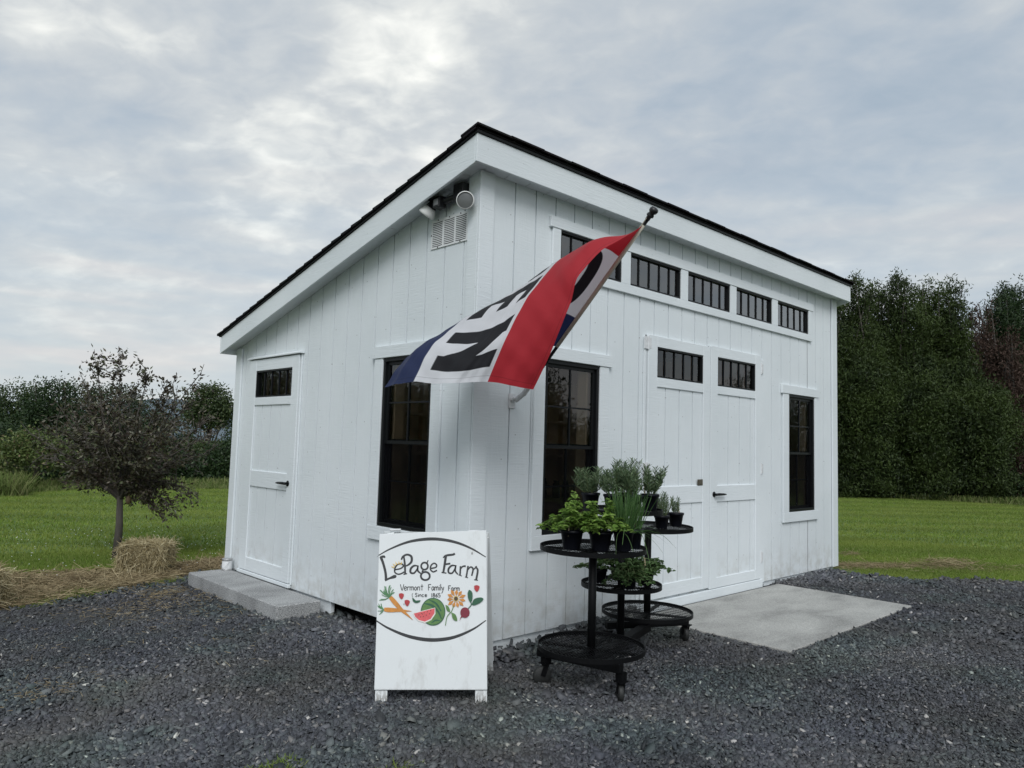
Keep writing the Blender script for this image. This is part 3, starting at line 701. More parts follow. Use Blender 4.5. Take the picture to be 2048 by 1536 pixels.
# floodlight ---------------------------------------------------------
fl = thing('floodlight', 'black twin-head motion floodlight mounted under the eave above the slotted vent', 'floodlight', (-.0, .26, 2.955))
m = MB(); m.box((-.065, -.150, -.075), (-.002, -.050, .030)); m.tube([(-.045, -.06, -.05), (-.060, .04, -.065), (-.065, .10, -.07)], [.020, .024, .020], 10)
m.build('mount_box', 'black_plastic', fl, bevel=.004)
m = MB(); m.box((-.110, .040, -.110), (-.045, .110, -.0435)); m.hexa([(-.125, .03, -.043), (-.03, .03, -.043), (-.03, .17, -.043), (-.125, .17, -.043), (-.125, .03, -.036), (-.03, .03, -.034), (-.03, .17, -.034), (-.125, .17, -.036)])
m.build('sensor', 'black_plastic', fl, bevel=.004)
m = MB(); m.box((-.1150, .048, -.098), (-.1105, .095, -.055)); m.build('sensor_lens', 'sensor_grey', fl, bevel=.003)
def head(c, d, hs=1.0):
    c = np.array(c, float); d = unit(np.array(d, float))
    h = MB(); h.tube([c-d*.085, c-d*.05, c-d*.045], [.026, .036, .042], 16); h = h.build('lamp_holder', 'black_plastic', fl, True)
    b = MB(); b.tube([c-d*.05, c-d*.03, c, c+d*.012], [.030, .047, .058, .0575], 24, False); b.tube([c+d*.006, c+d*.017, c+d*.0185], [.0590, .0585, .0530], 24, False); b.build('lamp_shell', 'lamp_shell', h, True)
    g = MB(); g.tube([c+d*.009, c+d*.011, c+d*.0125], [.0525, .046, .001], 24, False); g.build('lamp_lens', 'lamp_glass', h, True)
    k = MB(); k.tube([c-d*.07, (-.050, -.10 if c[1] < 0 else .08, -.055)], .012, 8); k.build('lamp_arm', 'black_plastic', h, True)
head((-.095, -.220, -.125), (-.72, -.66, -.14)); head((-.080, .205, -.115), (-.22, .60, -.77))

# ------------------------------------------------------------------ FLAG
flag = thing('open_flag', 'red, white and dark blue fabric flag flying from an angled pole at the shed corner', 'flag', (.33, -.0, 1.55))
def F_(p): return (p[0]-.33, p[1], p[2]-1.55)
pb, pt_ = np.array([.33, -.118, 1.602]), np.array([.33, -1.085, 2.575]); pd_ = unit(pt_-pb)
m = MB(); m.tube([F_(pb+pd_*.03), F_(pt_)], .0108, 12); m.build('pole', 'black_metal', flag, True)
m = MB(); m.tube([F_(pt_-pd_*q) for q in (0, -.02, -.024, -.034, -.044, -.052, -.066, -.078, -.082)], [.014, .014, .022, .022, .016, .024, .027, .022, .008], 16); m.build('pole_knob', 'black_plastic', flag, True)
m = MB(); m.box((-.028, -.012, -.045), (.028, -.001, .055)); m.tube([(0, -.01, .01), (0, -.04, .02)], .016, 10)
m.tube([(0, -.040, .008), F_(pb), F_(pb+pd_*.10)], .0185, 14); m.tube([(-.03, -.045, .018), (.03, -.045, .018)], .012, 10); m.build('pole_bracket', 'bracket_white', flag, bevel=.002)
NET = np.array([
 [(0.33, -1.06, 2.55), (0.161, -1.017, 2.432), (0.011, -0.987, 2.332), (-0.087, -0.934, 2.193), (-0.107, -0.898, 2.053), (-0.124, -0.837, 1.894), (-0.13, -0.757, 1.732), (-0.136, -0.664, 1.571)],
 [(0.33, -0.994, 2.484), (0.159, -0.949, 2.464), (0.017, -0.904, 2.402), (-0.084, -0.86, 2.253), (-0.137, -0.82, 2.1), (-0.175, -0.763, 1.927), (-0.198, -0.68, 1.753), (-0.221, -0.599, 1.592)],
 [(0.33, -0.896, 2.385), (0.253, -0.841, 2.433), (0.128, -0.748, 2.423), (-0.002, -0.696, 2.325), (-0.136, -0.662, 2.169), (-0.233, -0.618, 1.996), (-0.304, -0.571, 1.802), (-0.339, -0.502, 1.609)],
 [(0.33, -0.732, 2.22), (0.276, -0.652, 2.287), (0.164, -0.547, 2.307), (-0.033, -0.489, 2.234), (-0.208, -0.485, 2.078), (-0.315, -0.461, 1.909), (-0.407, -0.425, 1.751), (-0.483, -0.362, 1.598)],
 [(0.33, -0.568, 2.055), (0.277, -0.493, 2.092), (0.127, -0.378, 2.099), (-0.117, -0.28, 2.074), (-0.298, -0.238, 2.007), (-0.433, -0.207, 1.894), (-0.542, -0.2, 1.766), (-0.605, -0.177, 1.601)],
 [(0.33, -0.404, 1.891), (0.248, -0.333, 1.904), (0.061, -0.209, 1.901), (-0.128, -0.139, 1.894), (-0.306, -0.077, 1.878), (-0.48, -0.043, 1.822), (-0.609, -0.019, 1.724), (-0.692, 0.006, 1.581)]])
SK = np.array([0, .12, .25, .4, .55, .7, .85, 1.0]); TK = np.array([0, .10, .25, .5, .75, 1.0])
def hermite(K, Pts, x):
    """K knots (n,), Pts (n,...), x (m,)"""
    Pts = np.asarray(Pts, float); T = np.empty_like(Pts); n_ = len(K)
    for i in range(n_):
        a, b = max(i-1, 0), min(i+1, n_-1); T[i] = (Pts[b]-Pts[a])/(K[b]-K[a])
    i = np.clip(np.searchsorted(K, x, side='right')-1, 0, n_-2); h = (K[i+1]-K[i]); u = (x-K[i])/h
    sh = (-1,)+(1,)*(Pts.ndim-1); h = h.reshape(sh); u = u.reshape(sh)
    return (2*u**3-3*u**2+1)*Pts[i]+(u**3-2*u**2+u)*h*T[i]+(-2*u**3+3*u**2)*Pts[i+1]+(u**3-u**2)*h*T[i+1]
NS, NTc = 560, 340
ss = np.linspace(0, 1, NS); ts = np.linspace(0, 1, NTc)
A = hermite(TK, NET, ts); A = np.swapaxes(A, 0, 1); G = hermite(SK, A, ss)      # (NS, NT, 3)
gs = np.gradient(G, axis=0); gt = np.gradient(G, axis=1); Nn = unit(np.cross(gs, gt))
SS, TT = np.meshgrid(ss, ts, indexing='ij')
rip = .010*np.sin(TT*17+SS*3+.6)*SS**1.5 + .006*np.sin(TT*31-SS*5)*SS**2 + .004*np.sin(SS*26+TT*4)*(SS*(1-SS)*4) + .016*np.abs(((TT*2.02+.02) % 1)-.5)*SS + .010*np.abs(((SS*3.0+.1) % 1)-.5)*np.minimum(SS*6, 1) + .0022*np.sin(SS*58+TT*21+2*np.sin(TT*9))*SS + .0018*np.sin(TT*74-SS*12)*SS
G = G+Nn*rip[..., None]
def letters(S, T):
    """O P E N in the white band; T runs from red (0) to blue (1), so letter-up is -T"""
    h = (.682-T)/.405                                   # 0 foot .. 1 head
    ok = (h > 0) & (h < 1); r = np.zeros(S.shape, bool)
    # O
    x = (S-.176)/.112; yy = (h-.47)/.56; r |= ((abs(x)**2.2+abs(yy)**2.2) < 1) & ((abs((S-.182)/.052)**2.2+abs(yy/.60)**2.2) > 1)
    # P
    u = (S-.325)/.115; r |= ok & (u > 0) & (u < .38); bw = ((u-.30)/.70)**2+((h-.70)/.30)**2
    r |= ok & (u > .3) & (bw < 1) & (((u-.30)/.36)**2+((h-.70)/.12)**2 > 1)
    # E
    u = (S-.478)/.130; r |= ok & (u > 0) & (u < .40); r |= ok & (u > .3) & (u < 1) & ((h > .79) | (h < .21) | ((h > .395) & (h < .605) & (u < .9)))
    # N
    u = (S-.692)/.242; r |= ok & (u > 0) & (u < 1) & ((u < .33) | (u > .67)); r |= ok & (u >= .0) & (u <= 1) & (abs((1-h)-(u-.02)/.96*1.0) < .24)
    return r
# antialiased dye: supersample the letter test
cov = np.zeros(SS.shape)
for ds in (-.33, 0, .33):
    for dt in (-.33, 0, .33): cov += letters(SS+ds/NS, TT+dt/NTc)
cov /= 9
RED, WHT, BLU, BLK = np.array([.50, .022, .035]), np.array([.80, .80, .83]), np.array([.018, .030, .095]), np.array([.012, .012, .016])
def band(lo, x, e=.002): return np.clip((x-lo)/e+.5, 0, 1)[..., None]
dye = RED*(1-band(.25, TT))+WHT*band(.25, TT)*(1-band(.75, TT))+BLU*band(.75, TT)
dye = dye*(1-cov[..., None])+BLK*cov[..., None]
hem = ((SS > .972) & (SS < .976)) | ((TT < .018) & (TT > .015)) | ((TT > .982) & (TT < .985))
dye = np.where(hem[..., None], dye*.72, dye)
ii, jj = np.meshgrid(np.arange(NS-1), np.arange(NTc-1), indexing='ij')
I = np.stack([ii*NTc+jj, (ii+1)*NTc+jj, (ii+1)*NTc+jj+1, ii*NTc+jj+1], -1)
cl_ = npmesh('flag_cloth', G.reshape(-1, 3)-np.array([.33, 0, 1.55]), I, np.full(I.size//4, 4), 'flag_cloth', flag, True)
at = cl_.data.attributes.new('dye', 'FLOAT_COLOR', 'POINT'); at.data.foreach_set('color', np.concatenate([dye, np.ones(dye.shape[:2]+(1,))], -1).astype(np.float32).ravel())
m = MB(); tp = np.array([.33, -1.06, 2.55]); dn = -pd_
m.tube([F_(tp+dn*q) for q in (0, .3, .6, .93)], [.0122, .0132, .0132, .0122], 10); m.build('pole_sleeve', 'sleeve', flag, True)
m = MB(); m.tube([F_(tp+dn*.02+np.array([.014, 0, 0])), F_(tp-dn*.045+np.array([.016, 0, 0]))], .0025, 6); m.tube([F_(tp+dn*.02-np.array([.014, 0, 0])), F_(tp-dn*.045-np.array([.014, 0, 0]))], .0025, 6); m.build('pole_tie', 'sleeve', flag)

# ------------------------------------------------------------------ A-BOARD SIGN
SA = np.array([-.809, -.218, -.12]); SE = np.array([.77709, -.62939, 0.]); SN = np.array([.62939, .77709, 0.])
TL_ = R_(12); SU = math.cos(TL_)*np.array([0, 0, 1.])+math.sin(TL_)*SN; SO = np.cross(SE, SU); SO = SO if SO@SN < 0 else -SO   # SO faces the viewer
sign = thing('sandwich_board', 'white hand-painted A-frame sign with an oval of lettering, fruit and vegetables', 'sign', tuple(SA))
def SP(a, b, d=0.0): return tuple(SE*a+SU*b+SO*d)
cor = dict(TL=(-.026, .886), TR=(.571, .918), BL=(-.0035, .078), BR=(.593, .079))
def quadbox(mb, P4, d0, d1):
    mb.add([SP(*P4[i], d0) for i in range(4)]+[SP(*P4[i], d1) for i in range(4)], [(0, 1, 2, 3), (7, 6, 5, 4), (0, 4, 5, 1), (1, 5, 6, 2), (2, 6, 7, 3), (3, 7, 4, 0)])
m = MB(); quadbox(m, [cor['BL'], cor['BR'], cor['TR'], cor['TL']], -.010, 0); panel = m.build('front_panel', 'sign_paint', sign, bevel=.002)
for a in (0.002, .530):
    m = MB(); quadbox(m, [(a, 0), (a+.064, 0), (a+.052 if a < .1 else a+.048, .90), (a-.010 if a < .1 else a-.012, .885)], -.032, -.0105); m.build('leg', 'sign_paint', sign, bevel=.002)
# rear panel leans the other way
TB = R_(22); BU = math.cos(TB)*np.array([0, 0, 1.])-math.sin(TB)*SN; topm = SU*.900+SN*.030
def BP(a, b, d=0.): return tuple(SE*(a+.062*(1-b/.885))+topm-BU*(.885-b)*1.063+SN*d)
m = MB()
P4 = [(.012, .07), (.602, .07), (.590, .885), (-.006, .880)]
m.add([BP(*p, 0) for p in P4]+[BP(*p, .010) for p in P4], [(0, 1, 2, 3), (7, 6, 5, 4), (0, 4, 5, 1), (1, 5, 6, 2), (2, 6, 7, 3), (3, 7, 4, 0)]); m.build('rear_panel', 'sign_paint', sign, bevel=.002)
for a in (.016, .536):
    m = MB(); P4 = [(a, -.01), (a+.062, -.01), (a+.05, .86), (a-.01, .86)]
    m.add([BP(*p, -.022) for p in P4]+[BP(*p, -.0005) for p in P4], [(0, 1, 2, 3), (7, 6, 5, 4), (0, 4, 5, 1), (1, 5, 6, 2), (2, 6, 7, 3), (3, 7, 4, 0)]); m.build('leg', 'sign_paint', sign, bevel=.002)
m = MB()
for a in (.06, .50): m.tube([tuple(SE*(a-.03)+SU*.908+SN*.016), tuple(SE*(a+.03)+SU*.910+SN*.016)], .006, 8)
m.build('hinge', 'bracket_white', sign)
# painting: drawn in a 998 x 1536 layout of the panel, mapped on with a homography
src = np.array([(72, 108), (893, 78), (900, 1305), (32, 1305)], float); dst = np.array([cor['TL'], cor['TR'], cor['BR'], cor['BL']], float)
Am = []; bv = []
for (x, y), (u, v) in zip(src, dst):
    Am += [[x, y, 1, 0, 0, 0, -u*x, -u*y], [0, 0, 0, x, y, 1, -v*x, -v*y]]; bv += [u, v]
Hm = np.append(np.linalg.solve(np.array(Am), np.array(bv)), 1).reshape(3, 3)
LAY = [0]
def M_(p, lay):
    q = Hm@np.array([p[0], p[1], 1.0]); return SP(q[0]/q[2], q[1]/q[2], .0006+lay)
def nextlay(): LAY[0] += 1; return LAY[0]*.000035
def smooth_pts(P, n=6):
    P = np.array(P, float)
    if len(P) < 3: return P
    K = np.concatenate([[0], np.cumsum(np.linalg.norm(np.diff(P[:, :2], axis=0), axis=1))]); x = np.linspace(0, K[-1], (len(P)-1)*n+1); return hermite(K, P, x)
def stroke(mb, P, w0, smooth=True):
    """P rows (x, y[, width])"""
    P = [tuple(p[:2])+((p[2]*1.18,) if len(p) == 3 else (w0*1.15,)) for p in P]; Q = smooth_pts(P) if smooth else np.array(P, float); lay = nextlay()
    d = np.gradient(Q[:, :2], axis=0); d = unit(d); nn = np.stack([-d[:, 1], d[:, 0]], 1)
    b = len(mb.v)
    for q, k in zip(Q, nn):
        mb.v.append(M_(q[:2]+k*q[2]/2, lay)); mb.v.append(M_(q[:2]-k*q[2]/2, lay))
    for i in range(len(Q)-1): mb.f.append((b+2*i, b+2*i+1, b+2*i+3, b+2*i+2))
def blob(mb, P, smooth=True):
    Q = smooth_pts(list(P)+[P[0]], 5)[:-1] if smooth else P; lay = nextlay()
    c = np.mean(np.array(Q)[:, :2], 0); b = len(mb.v); mb.v.append(M_(c, lay))
    for q in Q: mb.v.append(M_(q[:2], lay))
    k = len(Q)
    for i in range(k): mb.f.append((b, b+1+i, b+1+(i+1) % k))
def ellipse(c, rx, ry, rot=0, n=24): return [(c[0]+rx*math.cos(t)*math.cos(rot)-ry*math.sin(t)*math.sin(rot), c[1]+rx*math.cos(t)*math.sin(rot)+ry*math.sin(t)*math.cos(rot)) for t in np.linspace(0, 2*math.pi, n, endpoint=False)]
m = MB()
stroke(m, [(65, 273, 6), (150, 225, 10), (290, 170, 16), (420, 148, 20), (530, 148, 20), (660, 172, 17), (780, 220, 12), (888, 284, 6)], 12)
stroke(m, [(46, 772, 8), (130, 825, 13), (270, 885, 20), (400, 915, 24), (520, 920, 24), (650, 898, 20), (790, 838, 13), (890, 770, 6)], 12)
m.build('painted_arc', 'ink_black', panel)
m = MB()
k = 13
stroke(m, [(82, 283, 18), (100, 330, 16), (118, 400, 16), (124, 466, 17)], k); stroke(m, [(78, 284, 10), (108, 282, 16), (114, 292, 6)], 8); stroke(m, [(114, 464, 14), (150, 448, 13), (192, 432, 22), (199, 424, 8)], k)
stroke(m, [(188, 383), (236, 372), (256, 352), (240, 336), (212, 342), (192, 370), (190, 400), (212, 416), (240, 412), (262, 398)], 10)
stroke(m, [(258, 276, 10), (266, 330, 13), (270, 416, 12)], k); stroke(m, [(240, 306, 10), (252, 282), (284, 266, 13), (316, 280, 15), (318, 318, 15), (294, 344, 12), (262, 358, 8)], k); stroke(m, [(256, 418, 8), (284, 412, 8)], 8, False)
stroke(m, [(366, 352, 8), (336, 352, 13), (312, 376, 14), (312, 404, 13), (336, 408, 12), (362, 376, 10), (368, 350, 10), (366, 388, 12), (388, 410, 9)], 11)
stroke(m, ellipse((418, 354), 26, 27)+[(444, 354)], 12); stroke(m, [(436, 332, 9), (446, 308, 6)], 8, False); stroke(m, [(410, 382, 9), (400, 396, 9), (424, 398, 9)], 8); stroke(m, ellipse((424, 430), 34, 31)+[(458, 430)], 13)
stroke(m, [(468, 372), (506, 362), (510, 344), (490, 332), (468, 350), (464, 380), (484, 398), (514, 386)], 10)
stroke(m, [(582, 272, 16), (574, 330, 15), (562, 404, 13)], 14); stroke(m, [(560, 290, 6), (580, 274, 13), (640, 264, 14), (650, 256, 14)], 12); stroke(m, [(576, 340, 12), (616, 334, 12)], 12, False); stroke(m, [(548, 402, 8), (586, 408, 8)], 8, False)
stroke(m, [(656, 350, 8), (626, 350, 12), (602, 376, 13), (604, 404, 12), (628, 408, 11), (650, 376, 9), (658, 348, 9), (654, 390, 11), (674, 418, 8)], 10)
stroke(m, [(694, 354, 11), (690, 426, 11)], 10, False); stroke(m, [(692, 378, 8), (712, 356, 10), (734, 354, 13)], 10); stroke(m, [(678, 420, 6), (704, 430, 6)], 7, False)
stroke(m, [(752, 352, 11), (738, 440, 11)], 10, False); stroke(m, [(748, 384, 8), (772, 360, 10), (790, 374, 11), (780, 428, 10)], 10); stroke(m, [(790, 384, 8), (812, 366, 10), (826, 382, 12), (814, 460, 13)], 10); stroke(m, [(728, 436, 6), (752, 444, 6)], 7, False); stroke(m, [(798, 458, 7), (828, 462, 7)], 8, False)
stroke(m, [(806, 360, 7), (820, 356, 9)], 8, False)
m.build('painted_lettering', 'ink_black', panel)
GL = {'V': [[(0, 0), (.38, 1), (.8, 0)]], 'e': [[(.05, .68), (.55, .6), (.45, .38), (.15, .42), (.05, .75), (.25, 1), (.6, .88)]], 'r': [[(.05, .38), (.08, 1)], [(.08, .6), (.3, .4), (.55, .42)]],
 'm': [[(.0, .38), (.02, 1)], [(.02, .6), (.25, .38), (.4, .5), (.4, 1)], [(.4, .6), (.62, .38), (.8, .5), (.8, 1)]], 'o': [[(.3, .38), (.02, .65), (.25, 1), (.55, .7), (.3, .38)]],
 'n': [[(.0, .38), (.02, 1)], [(.02, .6), (.3, .38), (.5, .5), (.5, 1)]], 't': [[(.3, 0), (.3, 1)], [(.0, .32), (.62, .3)]], 'F': [[(.08, .0), (.05, 1)], [(.0, .02), (.7, 0)], [(.05, .48), (.5, .46)]],
 'a': [[(.5, .4), (.2, .4), (.02, .7), (.2, 1), (.45, .75), (.5, .4)], [(.5, .4), (.52, .85), (.65, 1)]], 'i': [[(.1, .42), (.1, 1)], [(.1, .16), (.1, .24)]], 'l': [[(.1, -.05), (.1, 1)]],
 'y': [[(.0, .4), (.25, .85), (.3, .9)], [(.55, .4), (.3, 1.1), (.05, 1.5)]], 'S': [[(.55, .1), (.25, 0), (.05, .22), (.3, .48), (.5, .72), (.3, 1), (.0, .9)]], 'c': [[(.5, .45), (.2, .4), (.03, .7), (.2, 1), (.52, .9)]],
 '1': [[(.1, .0), (.1, 1)]], '8': [[(.3, .45), (.05, .25), (.28, 0), (.5, .22), (.3, .45), (.0, .75), (.28, 1), (.55, .75), (.3, .45)]], '6': [[(.5, .0), (.15, .4), (.05, .75), (.28, 1), (.52, .75), (.3, .52), (.08, .68)]], '5': [[(.5, 0), (.1, .02), (.06, .45), (.4, .45), (.5, .75), (.25, 1), (.0, .9)]]}
AD = {'V': .85, 'm': 1.0, 'i': .3, 'l': .3, '1': .38, 'F': .8, 'r': .62}
m = MB()
def write(s, x, y, h, wd=.62, lw=4.6, slope=0.0, end=None):
    tot = sum(AD.get(c, .72) if c != ' ' else .8 for c in s); sc = (end-x)/tot if end else h*.9
    for c in s:
        if c == ' ': x += sc*.8; continue
        for st in GL[c]: stroke(m, [(x+px*sc, y+slope*(x)*0+py*h) for px, py in st], lw)
        x += sc*AD.get(c, .72)
write('Vermont', 233, 494, 46, end=412); write('Family', 446, 494, 46, end=572); write('Farm', 600, 504, 38, end=690); write('Since', 346, 561, 28, end=440, lw=4); write('1865', 470, 562, 30, end=545, lw=4)
stroke(m, [(328, 562), (322, 576), (328, 590)], 3.0)
m.build('painted_lettering', 'ink_black', panel)
def P(name, matn, fn):
    m = MB(); fn(m); return m.build(name, matn, panel)
P('painted_melon', 'paint_green', lambda m: blob(m, ellipse((483, 704), 92, 104, 0, 30)))
def f(m):
    stroke(m, [(412, 640, 4), (470, 655, 16), (520, 700, 12), (548, 760, 6)], 9); stroke(m, [(450, 612, 4), (505, 640, 12), (545, 700, 8)], 8); stroke(m, ellipse((483, 704), 91, 103, 0, 30)+[(574, 704)], 6); stroke(m, [(470, 790, 4), (505, 770, 10), (540, 775, 4)], 8)
P('painted_melon_stripe', 'paint_dgreen', f)
P('painted_melon_rind', 'paint_white', lambda m: blob(m, [(328, 716), (500, 672), (502, 720), (470, 768), (420, 790), (370, 776), (340, 745)], False))
P('painted_melon_slice', 'paint_pink', lambda m: blob(m, [(336, 718), (497, 677), (494, 716), (464, 760), (420, 780), (374, 768), (346, 742)], False))
P('painted_seed', 'paint_seed', lambda m: [blob(m, ellipse((x, y), 3, 5, .3, 6)) for x, y in ((375, 728), (395, 718), (415, 712), (440, 704), (465, 696), (388, 744), (410, 740), (432, 730), (456, 720), (404, 722))])
def f(m):
    stroke(m, [(156, 592, 24), (190, 632, 30), (240, 688, 22), (290, 732, 12), (328, 766, 2)], 20); stroke(m, [(108, 686, 22), (140, 690, 30), (200, 692, 24), (260, 696, 14), (318, 700, 2)], 20)
P('painted_carrot', 'paint_orange', f)
def f(m):
    for k in range(26):
        a = R_(150+random.uniform(0, 160)); r = random.uniform(45, 95); c = (154, 590); stroke(m, [c, (c[0]+r*.5*math.cos(a), c[1]+r*.5*math.sin(a)), (max(50, c[0]+r*math.cos(a+.2)), c[1]+r*math.sin(a+.2))], 4.0)
    for k in range(16):
        a = R_(115+random.uniform(0, 130)); r = random.uniform(30, 62); c = (106, 686); stroke(m, [c, (max(48, c[0]+r*.5*math.cos(a)), c[1]+r*.5*math.sin(a)), (max(46, c[0]+r*math.cos(a+.2)), c[1]+r*math.sin(a+.2))], 3.5)
P('painted_carrot_top', 'paint_fern', f)
def berry(c, s=1.0): return [(c[0]-18*s, c[1]-16*s), (c[0], c[1]-20*s), (c[0]+19*s, c[1]-12*s), (c[0]+16*s, c[1]+8*s), (c[0]+2*s, c[1]+26*s), (c[0]-15*s, c[1]+8*s)]
P('painted_berry', 'paint_red', lambda m: [blob(m, berry(c, s)) for c, s in (((240, 582), 1.0), ((284, 634), 1.05), ((818, 522), 1.1))])
P('painted_pepper', 'paint_dgreen', lambda m: blob(m, [(324, 592), (340, 612), (364, 620), (388, 616), (376, 632), (348, 636), (328, 620)]))
def f(m):
    for k in range(11):
        a = 2*math.pi*k/11+.2; c = (660, 604); r0, r1 = 22, 74+6*math.sin(k*2.1); px, py = math.cos(a), math.sin(a)
        blob(m, [(c[0]+r0*px, c[1]+r0*py), (c[0]+(r0+r1)*.55*px-13*py, c[1]+(r0+r1)*.55*py+13*px), (c[0]+r1*px, c[1]+r1*py), (c[0]+(r0+r1)*.55*px+13*py, c[1]+(r0+r1)*.55*py-13*px)], False)
P('painted_petal', 'paint_orange', f)
P('painted_flower_ring', 'paint_yellow', lambda m: blob(m, ellipse((659, 604), 20, 22)))
P('painted_flower_eye', 'paint_brown', lambda m: blob(m, ellipse((659, 604), 15, 17)))
def f(m):
    stroke(m, [(642, 655), (625, 700), (592, 740), (578, 808)], 5); blob(m, [(578, 650), (602, 664), (614, 706), (590, 694)]); blob(m, [(622, 708), (656, 726), (668, 774), (638, 762)])
P('painted_stem', 'paint_green', f)
def f(m):
    blob(m, [(748, 560), (760, 536), (782, 552), (786, 600), (772, 634), (752, 600)]); blob(m, [(776, 650), (800, 606), (850, 594), (870, 606), (846, 634), (800, 654)]); stroke(m, [(774, 628), (776, 650), (752, 680)], 6)
P('painted_beet_leaf', 'paint_dgreen', f)
def f(m): blob(m, ellipse((728, 710), 36, 40)); stroke(m, [(706, 736, 12), (694, 754, 4), (688, 772, 1.5)], 4)
P('painted_beet', 'paint_beet', f)
def f(m):
    for a in (200, 222, 245, 270, 292): stroke(m, [(222+38*math.cos(R_(a)), 378+38*math.sin(R_(a)), 9), (222+64*math.cos(R_(a)), 378+64*math.sin(R_(a)), 1.5)], 6, False)
P('painted_sunray', 'paint_yellow', f)

# ------------------------------------------------------------------ PLANT STAND
stand = thing('plant_stand', 'black wire-mesh plant trolley with five round shelves on casters', 'plant stand', (.24, -.81, GZ))
def T_(p): return (p[0]-.24, p[1]+.81, p[2]-GZ)
def disc(c, r, z, name='shelf', tilt=(0, 0)):
    m = MB(); n = 56; b = len(m.v)
    prof = [(r-.0025, -.015), (r+.0025, -.015), (r+.0025, .011), (r-.0025, .011)]
    for i in range(n):
        a = 2*math.pi*i/n
        for (q, h) in prof: m.v.append(T_((c[0]+q*math.cos(a), c[1]+q*math.sin(a), z+h)))
    for i in range(n):
        for k in range(4): m.f.append((b+4*i+k, b+4*((i+1) % n)+k, b+4*((i+1) % n)+(k+1) % 4, b+4*i+(k+1) % 4))
    rim_ = m.build(name, 'black_metal', stand)
    g = MB()
    for ang, dz, stp, bw in ((62, 0.0, .0165, .0045), (-2, .0022, .045, .003)):
        d = np.array([math.cos(R_(ang)), math.sin(R_(ang))]); p = np.array([-d[1], d[0]]); s = -r+.012
        while s < r:
            h = math.sqrt(max(0, r*r-s*s))-.004
            if h > .01:
                a0 = np.array(c)+p*s-d*h; a1 = np.array(c)+p*s+d*h; g.beam(T_((*a0, z+dz)), T_((*a1, z+dz)), bw, .0020)
            s += stp
    g.build('mesh_deck', 'black_metal', rim_)
    u = MB()
    for ang in (20, 110):
        d = np.array([math.cos(R_(ang)), math.sin(R_(ang))]); u.beam(T_((*(np.array(c)-d*(r-.004)), z-.010)), T_((*(np.array(c)+d*(r-.004)), z-.010-(.0 if ang == 20 else .0125))), .025, .012)
    u.build('cross_bar', 'black_metal', rim_)
LC, RC, MC = (.240, -.808), (1.171, -.520), (.745, -.625)
LB, LT, RB, RTp, MLo, MHi = .140, .690, .160, .728, .402, .868
disc(LC, .302, LB); disc(LC, .302, LT); disc(RC, .305, RB); disc(RC, .300, RTp); disc(MC, .252, MLo); disc(MC, .252, MHi)
for c, z0, z1 in ((LC, .06, LT-.02), (RC, .06, RTp-.02), (MC, .04, MHi-.02)):
    m = MB(); m.tube([T_((*c, z0)), T_((*c, z1))], .0235, 16); m.build('post', 'black_metal', stand, True)
m = MB()
m.beam(T_((*LC, .055)), T_((*RC, .055)), .06, .05)
d1 = unit(np.array([.10, -.47])); a0 = np.array(LC)+np.array([-.05, .27]); a1 = np.array(LC)+np.array([.0, -.27]) 
m.beam(T_((.135, -.50, .065)), T_((.245, -1.02, .065)), .055, .048); m.beam(T_((.90, -.384, .078)), T_((1.45, -.660, .078)), .05, .044)
m.build('base_frame', 'black_metal', stand, bevel=.003)
def caster(x, y, ang, r=.042, dz=0.0):
    zt_ = 2*r+.012+dz; m = MB(); px_, py_ = T_((x, y, 0))[:2]; m.box((px_-.03, py_-.03, zt_), (px_+.03, py_+.03, zt_+.007)); m.box((px_-.022, py_-.022, zt_+.007), (px_+.022, py_+.022, .165+.0))
    z0_ = dz; ca, sa = math.cos(ang), math.sin(ang); cx, cy = T_((x, y, 0))[:2]; wx, wy = cx+ca*.022, cy+sa*.022; 
    for s in (-1, 1):
        qx, qy = -sa*.019*s, ca*.019*s
        m.beam((cx+qx, cy+qy, zt_), (wx+qx, wy+qy, r+z0_), .030, .004, up=(-sa, ca, 0))
    m.tube([(cx, cy, zt_-.012), (cx, cy, zt_+.01)], .020, 10)
    m = m.build('caster', 'black_metal', stand)
    t = MB(); rr_ = [r-.004, r, r, r-.004]; hw = [-.014, -.009, .009, .014]
    t.tube([(wx-sa*h, wy+ca*h, r+z0_) for h in hw], rr_, 24); t.build('wheel', 'wheel_grey', m, True)
caster(.150, -.545, R_(150), .054); caster(.250, -1.015, R_(48), .050); caster(1.440, -.655, R_(60), .050, dz=.06); caster(.915, -.391, R_(200), .050, dz=.03)

# ------------------------------------------------------------------ POTTED HERBS
def pot(root, r=.062, h=.105, square=False):
    m = MB(); n = 20
    m.tube([(0, 0, 0), (0, 0, .004), (0, 0, h-.016), (0, 0, h-.015), (0, 0, h), (0, 0, h+.0005), (0, 0, h-.012)], [r*.72, r*.74, r*.96, r*1.04, r*1.06, r*1.0, r*.96], n, False); m.build('pot', 'pot_plastic', root, True)
    m = MB(); ring = [(r*.955*math.cos(2*math.pi*k/n), r*.955*math.sin(2*math.pi*k/n), h-.014+.004*math.sin(k*2.3)) for k in range(n)]; m.add([(0, 0, h-.006)]+ring, [(0, 1+k, 1+(k+1) % n) for k in range(n)]); m.build('soil', 'soil', root, True)
def stick(root, x, y, h=.12, lean=(.01, 0)):
    m = MB(); m.beam((x, y, h-.045), (x+lean[0], y+lean[1], h+.055), .010, .0018, up=(.6, .7, 0)); m.build('plant_tag', 'tag_stick', root)
def stems_to(mb, pts, r): mb.tube(pts, r, 5, False)
